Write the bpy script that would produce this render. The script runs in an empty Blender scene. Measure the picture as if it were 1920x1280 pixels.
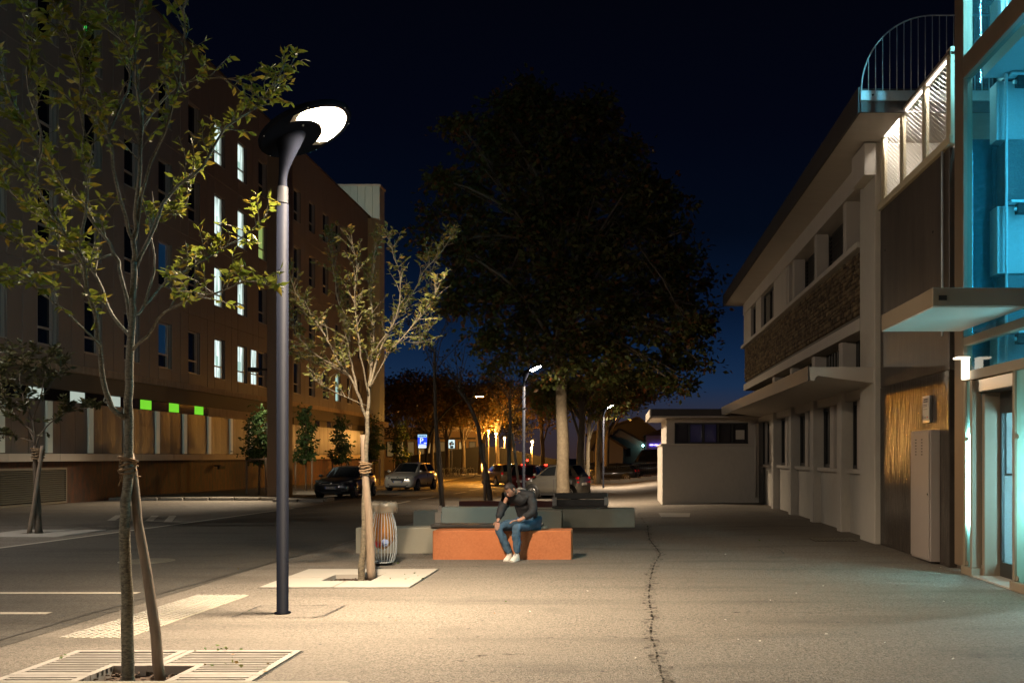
import bpy, math, random
import numpy as np
from mathutils import Vector, Matrix, noise

random.seed(11)
RG = np.random.default_rng(5)
scene = bpy.context.scene
COL = scene.collection
rad = math.radians

# ------------------------------------------------------------------ camera, sky, exposure
F, CU, CV, EYE = 1750.0, 1160.0, 855.0, 1.7
cd = bpy.data.cameras.new('camera')
cam = bpy.data.objects.new('camera', cd)
COL.objects.link(cam)
cam.location = (0, 0, EYE)
cam.rotation_euler = (rad(90), 0, 0)
cd.sensor_width = 36.0
cd.lens = F / 1920 * 36.0
cd.shift_x = -(CU - 960) / 1920
cd.shift_y = (CV - 640) / 1920
cd.clip_start, cd.clip_end = 0.1, 1500
scene.camera = cam

w = bpy.data.worlds.new("World")
scene.world = w
w.use_nodes = True
nt = w.node_tree
nt.nodes.clear()
tc = nt.nodes.new('ShaderNodeTexCoord')
sx = nt.nodes.new('ShaderNodeSeparateXYZ')
nt.links.new(tc.outputs['Generated'], sx.inputs[0])
rp = nt.nodes.new('ShaderNodeValToRGB')
nt.links.new(sx.outputs['Z'], rp.inputs[0])
stops = [(0.0, (.028, .017, .018)), (.035, (.024, .020, .028)), (.055, (.016, .0215, .042)), (.075, (.0075, .0205, .053)), (.11, (.0038, .0135, .040)), (.15, (.0020, .0068, .022)),
         (.23, (.0008, .0025, .0075)), (.33, (.0007, .0013, .0046)), (.5, (.0006, .0008, .0021)), (1.0, (.0005, .0006, .0015))]
els = rp.color_ramp.elements
els[0].position, els[0].color = stops[0][0], (*stops[0][1], 1)
els[1].position, els[1].color = 1.0, (*stops[-1][1], 1)
for p_, c_ in stops[1:-1]:
    e = els.new(p_); e.color = (*c_, 1)
bg = nt.nodes.new('ShaderNodeBackground')
bg.inputs['Strength'].default_value = 1.0
nt.links.new(rp.outputs[0], bg.inputs[0])
wo = nt.nodes.new('ShaderNodeOutputWorld')
nt.links.new(bg.outputs[0], wo.inputs[0])

vs = scene.view_settings
vs.view_transform = 'Standard'
vs.look = 'None'
vs.gamma = 1
vs.use_curve_mapping = False
vs.exposure = 0.3
LAMP_W = 1150.0        # watts of the LED beam of each street lamp
LED_COL = (1.0, .785, .56)
SODIUM = (1.0, .37, .03)
try:
    scene.cycles.use_denoising = True
    scene.cycles.sample_clamp_indirect = 4.0
    scene.cycles.max_bounces = 6
    scene.cycles.transparent_max_bounces = 12
    scene.cycles.caustics_reflective = False
    scene.cycles.caustics_refractive = False
except Exception:
    pass


# ------------------------------------------------------------------ helpers
def smooth01(t):
    t = max(0.0, min(1.0, t))
    return t * t * (3 - 2 * t)


def g(x, y):
    """height of the ground: flat in front, falling gently along the street"""
    s = 1 - smooth01((x + 0.5) / 4.5)
    return -0.008 * max(0.0, min(y, 62.0) - 15.0) * s


def gp(u, v, dz=0.0):
    z, Y = 0.0, 10.0
    for _ in range(30):
        Y = F * (EYE - z) / (v - CV)
        z = g((u - CU) / F * Y, Y)
    return Vector(((u - CU) / F * Y, Y, z + dz))


def at(u, v, Y):
    return Vector(((u - CU) / F * Y, Y, EYE - (v - CV) / F * Y))


def tree_of(m):
    return m.node_tree.nodes, m.node_tree.links


def M(name, col, rough=.6, metal=0.0, n=None, bump=None, emit=None, stretch=None, spec=None, coat=0.0, n2=None):
    """principled material; n = (scale, colour2, contrast) and n2 mix a second colour in by noise; bump = (scale, strength, distance)"""
    m = bpy.data.materials.new(name)
    m.use_nodes = True
    N, L = tree_of(m)
    b = N['Principled BSDF']
    b.inputs['Base Color'].default_value = (*col, 1)
    b.inputs['Roughness'].default_value = rough
    b.inputs['Metallic'].default_value = metal
    if spec is not None:
        b.inputs['Specular IOR Level'].default_value = spec
    if coat:
        b.inputs['Coat Weight'].default_value = coat
        b.inputs['Coat Roughness'].default_value = .05
    src = None
    if n or bump or n2:
        t = N.new('ShaderNodeTexCoord')
        src = t.outputs['Object']
        if stretch:
            mp = N.new('ShaderNodeMapping')
            mp.inputs['Scale'].default_value = stretch
            L.new(src, mp.inputs[0]); src = mp.outputs[0]
    last = None
    for q in (n, n2):
        if not q:
            continue
        nz = N.new('ShaderNodeTexNoise')
        nz.inputs['Scale'].default_value = q[0]
        nz.inputs['Detail'].default_value = 7
        nz.inputs['Roughness'].default_value = .65
        L.new(src, nz.inputs[0])
        mr = N.new('ShaderNodeMapRange')
        k = q[2] if len(q) > 2 else .25
        mr.inputs[1].default_value, mr.inputs[2].default_value = .5 - k, .5 + k
        L.new(nz.outputs[0], mr.inputs[0])
        mx = N.new('ShaderNodeMix'); mx.data_type = 'RGBA'
        L.new(mr.outputs[0], mx.inputs[0])
        if last is None:
            mx.inputs[6].default_value = (*col, 1)
        else:
            L.new(last, mx.inputs[6])
        mx.inputs[7].default_value = (*q[1], 1)
        last = mx.outputs[2]
    if last is not None:
        L.new(last, b.inputs['Base Color'])
    if bump:
        nz = N.new('ShaderNodeTexNoise')
        nz.inputs['Scale'].default_value = bump[0]
        nz.inputs['Detail'].default_value = 5
        L.new(src, nz.inputs[0])
        bp = N.new('ShaderNodeBump')
        bp.inputs['Strength'].default_value = bump[1]
        bp.inputs['Distance'].default_value = bump[2] if len(bump) > 2 else .01
        L.new(nz.outputs[0], bp.inputs['Height'])
        L.new(bp.outputs[0], b.inputs['Normal'])
    if emit:
        b.inputs['Emission Color'].default_value = (*emit[0], 1)
        b.inputs['Emission Strength'].default_value = emit[1]
    return m


def powder(name, col, share, rough=.38):
    """matt powder coat with a faint constant sheen"""
    m = bpy.data.materials.new(name)
    m.use_nodes = True
    N, L = tree_of(m)
    N.clear()
    t = N.new('ShaderNodeTexCoord')
    nz = N.new('ShaderNodeTexNoise'); nz.inputs['Scale'].default_value = 240
    L.new(t.outputs['Object'], nz.inputs[0])
    bp = N.new('ShaderNodeBump'); bp.inputs['Strength'].default_value = .08; bp.inputs['Distance'].default_value = .001
    L.new(nz.outputs[0], bp.inputs['Height'])
    d = N.new('ShaderNodeBsdfDiffuse'); d.inputs[0].default_value = (*col, 1)
    gl = N.new('ShaderNodeBsdfGlossy'); gl.inputs['Roughness'].default_value = rough
    L.new(bp.outputs[0], d.inputs['Normal']); L.new(bp.outputs[0], gl.inputs['Normal'])
    mx = N.new('ShaderNodeMixShader'); mx.inputs[0].default_value = share
    L.new(d.outputs[0], mx.inputs[1]); L.new(gl.outputs[0], mx.inputs[2])
    o = N.new('ShaderNodeOutputMaterial'); L.new(mx.outputs[0], o.inputs[0])
    return m


def asphalt(name, light, dark, worn):
    """stone chips in bitumen: two grain sizes, worn patches, streaks along the walking direction, bumpy"""
    m = bpy.data.materials.new(name)
    m.use_nodes = True
    N, L = tree_of(m)
    b = N['Principled BSDF']
    b.inputs['Roughness'].default_value = .82
    b.inputs['Specular IOR Level'].default_value = .3
    t = N.new('ShaderNodeTexCoord')
    def nz(scale, detail=4, st=None):
        n_ = N.new('ShaderNodeTexNoise'); n_.inputs['Scale'].default_value = scale; n_.inputs['Detail'].default_value = detail; n_.inputs['Roughness'].default_value = .6
        if st:
            mp = N.new('ShaderNodeMapping'); mp.inputs['Scale'].default_value = st
            L.new(t.outputs['Object'], mp.inputs[0]); L.new(mp.outputs[0], n_.inputs[0])
        else:
            L.new(t.outputs['Object'], n_.inputs[0])
        return n_.outputs[0]
    def rng(src, lo, hi, a=0.0, c=1.0):
        r_ = N.new('ShaderNodeMapRange'); r_.inputs[1].default_value, r_.inputs[2].default_value = lo, hi
        r_.inputs[3].default_value, r_.inputs[4].default_value = a, c
        L.new(src, r_.inputs[0]); return r_.outputs[0]
    def mix(f, a, c):
        x = N.new('ShaderNodeMix'); x.data_type = 'RGBA'
        L.new(f, x.inputs[0])
        for k, q in ((6, a), (7, c)):
            if isinstance(q, tuple): x.inputs[k].default_value = (*q, 1)
            else: L.new(q, x.inputs[k])
        return x.outputs[2]
    v = N.new('ShaderNodeTexVoronoi'); v.inputs['Scale'].default_value = 70
    L.new(t.outputs['Object'], v.inputs['Vector'])
    fine = nz(120, 3)
    mid = nz(24, 5)
    big = nz(.45, 6)
    streak = nz(1.1, 6, (.22, 1.3, 1))
    stain = nz(.9, 3)
    sp = N.new('ShaderNodeSeparateColor'); L.new(v.outputs['Color'], sp.inputs[0])
    c1 = mix(rng(sp.outputs[0], .35, .95), light, dark)
    c2 = mix(rng(fine, .40, .60, .0, .75), c1, worn)
    c3 = mix(rng(mid, .46, .64, .0, .55), c2, dark)
    c4 = mix(rng(big, .42, .62, .0, .5), c3, worn)
    c4 = mix(rng(stain, .60, .70, .0, .35), c4, dark)
    c5 = mix(rng(streak, .50, .70, .0, .5), c4, dark)
    L.new(c5, b.inputs['Base Color'])
    bp = N.new('ShaderNodeBump'); bp.inputs['Strength'].default_value = .7; bp.inputs['Distance'].default_value = .012
    L.new(v.outputs['Distance'], bp.inputs['Height'])
    L.new(bp.outputs[0], b.inputs['Normal'])
    return m


def worn_mat(name, col, scale, lo, hi):
    """a broken dark line: noise decides where the tar still covers the asphalt"""
    m = bpy.data.materials.new(name)
    m.use_nodes = True
    N, L = tree_of(m)
    N.clear()
    t = N.new('ShaderNodeTexCoord')
    nz = N.new('ShaderNodeTexNoise'); nz.inputs['Scale'].default_value = scale; nz.inputs['Detail'].default_value = 6; nz.inputs['Roughness'].default_value = .7
    L.new(t.outputs['Object'], nz.inputs[0])
    mr = N.new('ShaderNodeMapRange'); mr.inputs[1].default_value, mr.inputs[2].default_value = lo, hi
    L.new(nz.outputs[0], mr.inputs[0])
    d = N.new('ShaderNodeBsdfDiffuse'); d.inputs[0].default_value = (*col, 1)
    tr = N.new('ShaderNodeBsdfTransparent')
    mx = N.new('ShaderNodeMixShader')
    L.new(mr.outputs[0], mx.inputs[0]); L.new(tr.outputs[0], mx.inputs[1]); L.new(d.outputs[0], mx.inputs[2])
    o = N.new('ShaderNodeOutputMaterial'); L.new(mx.outputs[0], o.inputs[0])
    return m


def leaf_mat(name, c1, c2, c3, trans=.35):
    m = bpy.data.materials.new(name)
    m.use_nodes = True
    N, L = tree_of(m)
    N.clear()
    ge = N.new('ShaderNodeNewGeometry')
    r = N.new('ShaderNodeValToRGB')
    L.new(ge.outputs['Random Per Island'], r.inputs[0])
    e = r.color_ramp.elements
    e[0].color = (*c1, 1); e[1].color = (*c3, 1); e[1].position = .97
    x = e.new(.7); x.color = (*c2, 1)
    d = N.new('ShaderNodeBsdfPrincipled')
    d.inputs['Roughness'].default_value = .45
    d.inputs['Specular IOR Level'].default_value = .35
    L.new(r.outputs[0], d.inputs['Base Color'])
    tl = N.new('ShaderNodeBsdfTranslucent')
    L.new(r.outputs[0], tl.inputs[0])
    mx = N.new('ShaderNodeMixShader'); mx.inputs[0].default_value = trans
    L.new(d.outputs[0], mx.inputs[1]); L.new(tl.outputs[0], mx.inputs[2])
    o = N.new('ShaderNodeOutputMaterial')
    L.new(mx.outputs[0], o.inputs[0])
    return m


def glass_mat(name, tint, refl=1.0, frost=0.0, frost_col=(1, 1, 1), rough=.03):
    """thin sheet of glass: tinted transparency, fresnel reflection, and a frosted (translucent) share"""
    m = bpy.data.materials.new(name)
    m.use_nodes = True
    N, L = tree_of(m)
    N.clear()
    tr = N.new('ShaderNodeBsdfTransparent'); tr.inputs[0].default_value = (*tint, 1)
    gl = N.new('ShaderNodeBsdfGlossy'); gl.inputs['Roughness'].default_value = rough
    lw = N.new('ShaderNodeFresnel'); lw.inputs[0].default_value = 1.45
    mu = N.new('ShaderNodeMath'); mu.operation = 'MULTIPLY'; mu.inputs[1].default_value = refl
    gm_ = N.new('ShaderNodeNewGeometry')          # the sheet reflects at its outer face only
    inv = N.new('ShaderNodeMath'); inv.operation = 'SUBTRACT'; inv.inputs[0].default_value = 1.0
    L.new(gm_.outputs['Backfacing'], inv.inputs[1])
    m2_ = N.new('ShaderNodeMath'); m2_.operation = 'MULTIPLY'
    L.new(lw.outputs[0], m2_.inputs[0]); L.new(inv.outputs[0], m2_.inputs[1])
    L.new(m2_.outputs[0], mu.inputs[0])
    base = tr.outputs[0]
    if frost > 0:
        tl = N.new('ShaderNodeBsdfTranslucent'); tl.inputs[0].default_value = (*frost_col, 1)
        df = N.new('ShaderNodeBsdfDiffuse'); df.inputs[0].default_value = (*frost_col, 1)
        m0 = N.new('ShaderNodeMixShader'); m0.inputs[0].default_value = .25
        L.new(tl.outputs[0], m0.inputs[1]); L.new(df.outputs[0], m0.inputs[2])
        m1 = N.new('ShaderNodeMixShader'); m1.inputs[0].default_value = frost
        L.new(base, m1.inputs[1]); L.new(m0.outputs[0], m1.inputs[2])
        base = m1.outputs[0]
    mx = N.new('ShaderNodeMixShader')
    L.new(mu.outputs[0], mx.inputs[0]); L.new(base, mx.inputs[1]); L.new(gl.outputs[0], mx.inputs[2])
    o = N.new('ShaderNodeOutputMaterial')
    L.new(mx.outputs[0], o.inputs[0])
    return m


def emit_mat(name, col, s):
    m = bpy.data.materials.new(name)
    m.use_nodes = True
    N, L = tree_of(m)
    N.clear()
    e = N.new('ShaderNodeEmission')
    e.inputs[0].default_value = (*col, 1); e.inputs[1].default_value = s
    o = N.new('ShaderNodeOutputMaterial')
    L.new(e.outputs[0], o.inputs[0])
    return m


def room_mat(name, col, s):
    """a lit room seen through a blind: uneven strips of brightness"""
    m = emit_mat(name, col, s)
    N, L = tree_of(m)
    t = N.new('ShaderNodeTexCoord'); mp = N.new('ShaderNodeMapping'); mp.inputs['Scale'].default_value = (1, 2.6, .35)
    nz = N.new('ShaderNodeTexNoise'); nz.inputs['Scale'].default_value = 2.2; nz.inputs['Detail'].default_value = 2
    L.new(t.outputs['Object'], mp.inputs[0]); L.new(mp.outputs[0], nz.inputs[0])
    mr = N.new('ShaderNodeMapRange'); mr.inputs[1].default_value, mr.inputs[2].default_value = .35, .62
    mr.inputs[3].default_value, mr.inputs[4].default_value = .45 * s, 1.15 * s
    L.new(nz.outputs[0], mr.inputs[0]); L.new(mr.outputs[0], N['Emission'].inputs[1])
    return m


def props(o, label=None, cat=None, group=None, kind=None):
    if label: o['label'] = label
    if cat: o['category'] = cat
    if group: o['group'] = group
    if kind: o['kind'] = kind
    return o


WL = {}


def T(name, label, cat, loc=(0, 0, 0), rz=0.0, group=None, kind=None):
    o = bpy.data.objects.new(name, None)
    o.empty_display_size = .2
    COL.objects.link(o)
    o.location = loc
    o.rotation_euler = (0, 0, rz)
    WL[o.name] = Vector(loc)
    return props(o, label, cat, group, kind)


class MB:
    """collects shapes into one mesh; build() links it as ONE object"""
    def __init__(s):
        s.v, s.f, s.m, s.sm = [], [], [], []

    def add(s, vs_, fs_, mi=0, smooth=False):
        o = len(s.v)
        s.v += [tuple(p) for p in vs_]
        for f in fs_:
            s.f.append([i + o for i in f]); s.m.append(mi); s.sm.append(smooth)
        return s

    def box(s, x0, x1, y0, y1, z0, z1, mi=0):
        x0, x1 = min(x0, x1), max(x0, x1); y0, y1 = min(y0, y1), max(y0, y1); z0, z1 = min(z0, z1), max(z0, z1)
        return s.add([(x0, y0, z0), (x1, y0, z0), (x1, y1, z0), (x0, y1, z0), (x0, y0, z1), (x1, y0, z1), (x1, y1, z1), (x0, y1, z1)],
                     [(0, 3, 2, 1), (4, 5, 6, 7), (0, 1, 5, 4), (1, 2, 6, 5), (2, 3, 7, 6), (3, 0, 4, 7)], mi)

    def cbox(s, x0, x1, y0, y1, z0, z1, c=.01, mi=0):
        """box with chamfered edges"""
        x0, x1 = min(x0, x1), max(x0, x1); y0, y1 = min(y0, y1), max(y0, y1); z0, z1 = min(z0, z1), max(z0, z1)
        def ring(z, i):
            return [(x0 + i + c, y0 + i, z), (x1 - i - c, y0 + i, z), (x1 - i, y0 + i + c, z), (x1 - i, y1 - i - c, z),
                    (x1 - i - c, y1 - i, z), (x0 + i + c, y1 - i, z), (x0 + i, y1 - i - c, z), (x0 + i, y0 + i + c, z)]
        vs_ = ring(z0, c) + ring(z0 + c, 0) + ring(z1 - c, 0) + ring(z1, c)
        fs_ = [tuple(reversed(range(8))), tuple(range(24, 32))]
        for r in range(3):
            for i in range(8):
                j = (i + 1) % 8
                fs_.append((r * 8 + i, r * 8 + j, r * 8 + 8 + j, r * 8 + 8 + i))
        return s.add(vs_, fs_, mi)

    def rbox(s, c, size, rz=0.0, mi=0, mat=None):
        hx, hy, hz = size[0] / 2, size[1] / 2, size[2] / 2
        R_ = mat or Matrix.Rotation(rz, 3, 'Z')
        pts = [Vector(c) + R_ @ Vector((a * hx, b * hy, d * hz)) for d in (-1, 1) for (a, b) in ((-1, -1), (1, -1), (1, 1), (-1, 1))]
        return s.add(pts, [(0, 3, 2, 1), (4, 5, 6, 7), (0, 1, 5, 4), (1, 2, 6, 5), (2, 3, 7, 6), (3, 0, 4, 7)], mi)

    def tube(s, pts, r, n=8, mi=0, cap=True, smooth=True):
        pts = [Vector(p) for p in pts]
        k = len(pts)
        rs = r if isinstance(r, (list, tuple)) else [r] * k
        vs_, fs_ = [], []
        t0 = (pts[1] - pts[0]).normalized()
        a = Vector((0, 0, 1)) if abs(t0.z) < .9 else Vector((1, 0, 0))
        nx = (a - t0 * a.dot(t0)).normalized()
        for i in range(k):
            if i == 0: t = (pts[1] - pts[0])
            elif i == k - 1: t = (pts[-1] - pts[-2])
            else: t = (pts[i + 1] - pts[i - 1])
            t = t.normalized() if t.length > 1e-9 else t0
            nx = (nx - t * nx.dot(t))
            nx = nx.normalized() if nx.length > 1e-6 else t.orthogonal().normalized()
            ny = t.cross(nx)
            for j in range(n):
                an = 2 * math.pi * j / n
                vs_.append(pts[i] + (nx * math.cos(an) + ny * math.sin(an)) * rs[i])
        for i in range(k - 1):
            for j in range(n):
                j2 = (j + 1) % n
                fs_.append((i * n + j, i * n + j2, (i + 1) * n + j2, (i + 1) * n + j))
        o = len(s.v)
        s.add(vs_, fs_, mi, smooth)
        if cap and n > 2:
            s.f.append([o + j for j in reversed(range(n))]); s.m.append(mi); s.sm.append(False)
            s.f.append([o + (k - 1) * n + j for j in range(n)]); s.m.append(mi); s.sm.append(False)
        return s

    def lathe(s, prof, n=24, mat=None, mi=0, smooth=True, capb=True, capt=True):
        mat = mat or Matrix.Identity(4)
        vs_, fs_ = [], []
        for (r, z) in prof:
            for j in range(n):
                a = 2 * math.pi * j / n
                vs_.append(mat @ Vector((r * math.cos(a), r * math.sin(a), z)))
        for i in range(len(prof) - 1):
            for j in range(n):
                j2 = (j + 1) % n
                fs_.append((i * n + j, i * n + j2, (i + 1) * n + j2, (i + 1) * n + j))
        o = len(s.v)
        s.add(vs_, fs_, mi, smooth)
        if capb:
            s.f.append([o + j for j in reversed(range(n))]); s.m.append(mi); s.sm.append(False)
        if capt:
            s.f.append([o + (len(prof) - 1) * n + j for j in range(n)]); s.m.append(mi); s.sm.append(False)
        return s

    def prism(s, poly, lo, hi, axis='y', mi=0):
        """2-D outline extruded along an axis: 'y' -> poly is (x, z); 'x' -> (y, z); 'z' -> (x, y)"""
        def P_(a, b, t):
            return {'y': (a, t, b), 'x': (t, a, b), 'z': (a, b, t)}[axis]
        k = len(poly)
        vs_ = [P_(a, b, lo) for a, b in poly] + [P_(a, b, hi) for a, b in poly]
        fs_ = [tuple(range(k)), tuple(reversed(range(k, 2 * k)))]
        for i in range(k):
            j = (i + 1) % k
            fs_.append((i, i + k, j + k, j))
        return s.add(vs_, fs_, mi)

    def ellipsoid(s, c, r, n=12, m=8, mat=None, mi=0):
        c = Vector(c)
        vs_, fs_ = [], []
        for i in range(m + 1):
            th = math.pi * i / m
            for j in range(n):
                ph = 2 * math.pi * j / n
                p = Vector((r[0] * math.sin(th) * math.cos(ph), r[1] * math.sin(th) * math.sin(ph), r[2] * math.cos(th)))
                vs_.append(c + (mat @ p if mat else p))
        for i in range(m):
            for j in range(n):
                j2 = (j + 1) % n
                fs_.append((i * n + j, (i + 1) * n + j, (i + 1) * n + j2, i * n + j2))
        return s.add(vs_, fs_, mi, True)

    def build(s, name, mats, parent=None, local=False, kind=None, fix=False):
        me = bpy.data.meshes.new(name)
        off = WL[parent.name] if (parent is not None and not local) else Vector((0, 0, 0))
        me.from_pydata([(p[0] - off[0], p[1] - off[1], p[2] - off[2]) for p in s.v], [], s.f)
        for m in (mats if isinstance(mats, (list, tuple)) else [mats]):
            me.materials.append(m)
        me.polygons.foreach_set('material_index', s.m)
        me.polygons.foreach_set('use_smooth', s.sm)
        if fix:
            import bmesh
            bm = bmesh.new(); bm.from_mesh(me)
            bmesh.ops.recalc_face_normals(bm, faces=bm.faces)
            bm.to_mesh(me); bm.free()
        me.update()
        return link(name, me, parent, kind, off)


def link(name, me, parent=None, kind=None, off=None):
    o = bpy.data.objects.new(name, me)
    COL.objects.link(o)
    if parent is not None:
        o.parent = parent
        WL[o.name] = off if off is not None else Vector((0, 0, 0))
    else:
        WL[o.name] = Vector((0, 0, 0))
    if kind:
        o['kind'] = kind
    return o


def single(mb, name, mats, label, cat, loc=None, group=None, kind=None):
    """a thing that is one mesh; its origin at loc"""
    if loc is None:
        xs = [p[0] for p in mb.v]; ys = [p[1] for p in mb.v]; zs = [p[2] for p in mb.v]
        loc = ((min(xs) + max(xs)) / 2, (min(ys) + max(ys)) / 2, min(zs))
    o = mb.build(name, mats)
    L_ = Vector(loc)
    o.data.transform(Matrix.Translation(-L_))
    o.location = L_
    WL[o.name] = L_
    return props(o, label, cat, group, kind)


def copy_tree(o, parent=None):
    c = o.copy()
    COL.objects.link(c)
    if parent is not None:
        c.parent = parent
    for ch in list(o.children):
        copy_tree(ch, c)
    return c


def inst(name, me, parent, M4):
    """one more object on shared mesh data, placed by a matrix in the parent's space"""
    o = bpy.data.objects.new(name, me)
    COL.objects.link(o)
    o.parent = parent
    o.matrix_local = M4
    return o


def np_mesh(name, V, Q, mat, parent=None, off=(0, 0, 0), kind=None, smooth=False):
    """mesh from numpy arrays of vertices and quads"""
    me = bpy.data.meshes.new(name)
    V = np.asarray(V, dtype=np.float64) - np.array(off)
    Q = np.asarray(Q, dtype=np.int64)
    k = Q.shape[1]
    me.vertices.add(len(V)); me.vertices.foreach_set('co', V.ravel())
    me.loops.add(Q.size); me.loops.foreach_set('vertex_index', Q.ravel().astype(np.int32))
    me.polygons.add(len(Q))
    me.polygons.foreach_set('loop_start', np.arange(0, Q.size, k, dtype=np.int32))
    me.polygons.foreach_set('loop_total', np.full(len(Q), k, dtype=np.int32))
    me.materials.append(mat)
    me.update(calc_edges=True)
    me.validate()
    return link(name, me, parent, kind, Vector(off))


def leaves_np(P_, D, L_, W_):
    """leaf blades folded along the midrib: P base points, D directions, L lengths, W widths -> vertices, quads"""
    n = len(P_)
    D = D / np.linalg.norm(D, axis=1, keepdims=True)
    A = RG.normal(size=(n, 3))
    S = np.cross(D, A); S /= np.maximum(np.linalg.norm(S, axis=1, keepdims=True), 1e-6)
    U = np.cross(S, D)
    L_ = L_[:, None]; W_ = W_[:, None]
    b = P_
    m = P_ + D * L_ * .5 - U * W_ * .22
    t = P_ + D * L_ - U * L_ * .12
    l1 = P_ + D * L_ * .45 + S * W_ * .5; r1 = P_ + D * L_ * .45 - S * W_ * .5
    V = np.stack([b, l1, m, r1, t], axis=1).reshape(-1, 3)
    i = np.arange(n)[:, None] * 5
    Q = np.concatenate([i + np.array([[0, 2, 4, 1]]), i + np.array([[0, 3, 4, 2]])], axis=0)
    return V, Q


def text_obj(name, body, size, mat, parent, loc, rot, depth=.002, align='CENTER'):
    cu = bpy.data.curves.new(name, 'FONT')
    cu.body = body
    cu.size = size
    cu.extrude = depth
    cu.align_x = align
    cu.align_y = 'CENTER'
    cu.materials.append(mat)
    tmp = bpy.data.objects.new(name, cu)
    me = bpy.data.meshes.new_from_object(tmp)
    bpy.data.objects.remove(tmp)
    o = bpy.data.objects.new(name, me)
    COL.objects.link(o)
    if parent is not None:
        o.parent = parent
    o.location = loc
    o.rotation_euler = rot
    return o


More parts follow.
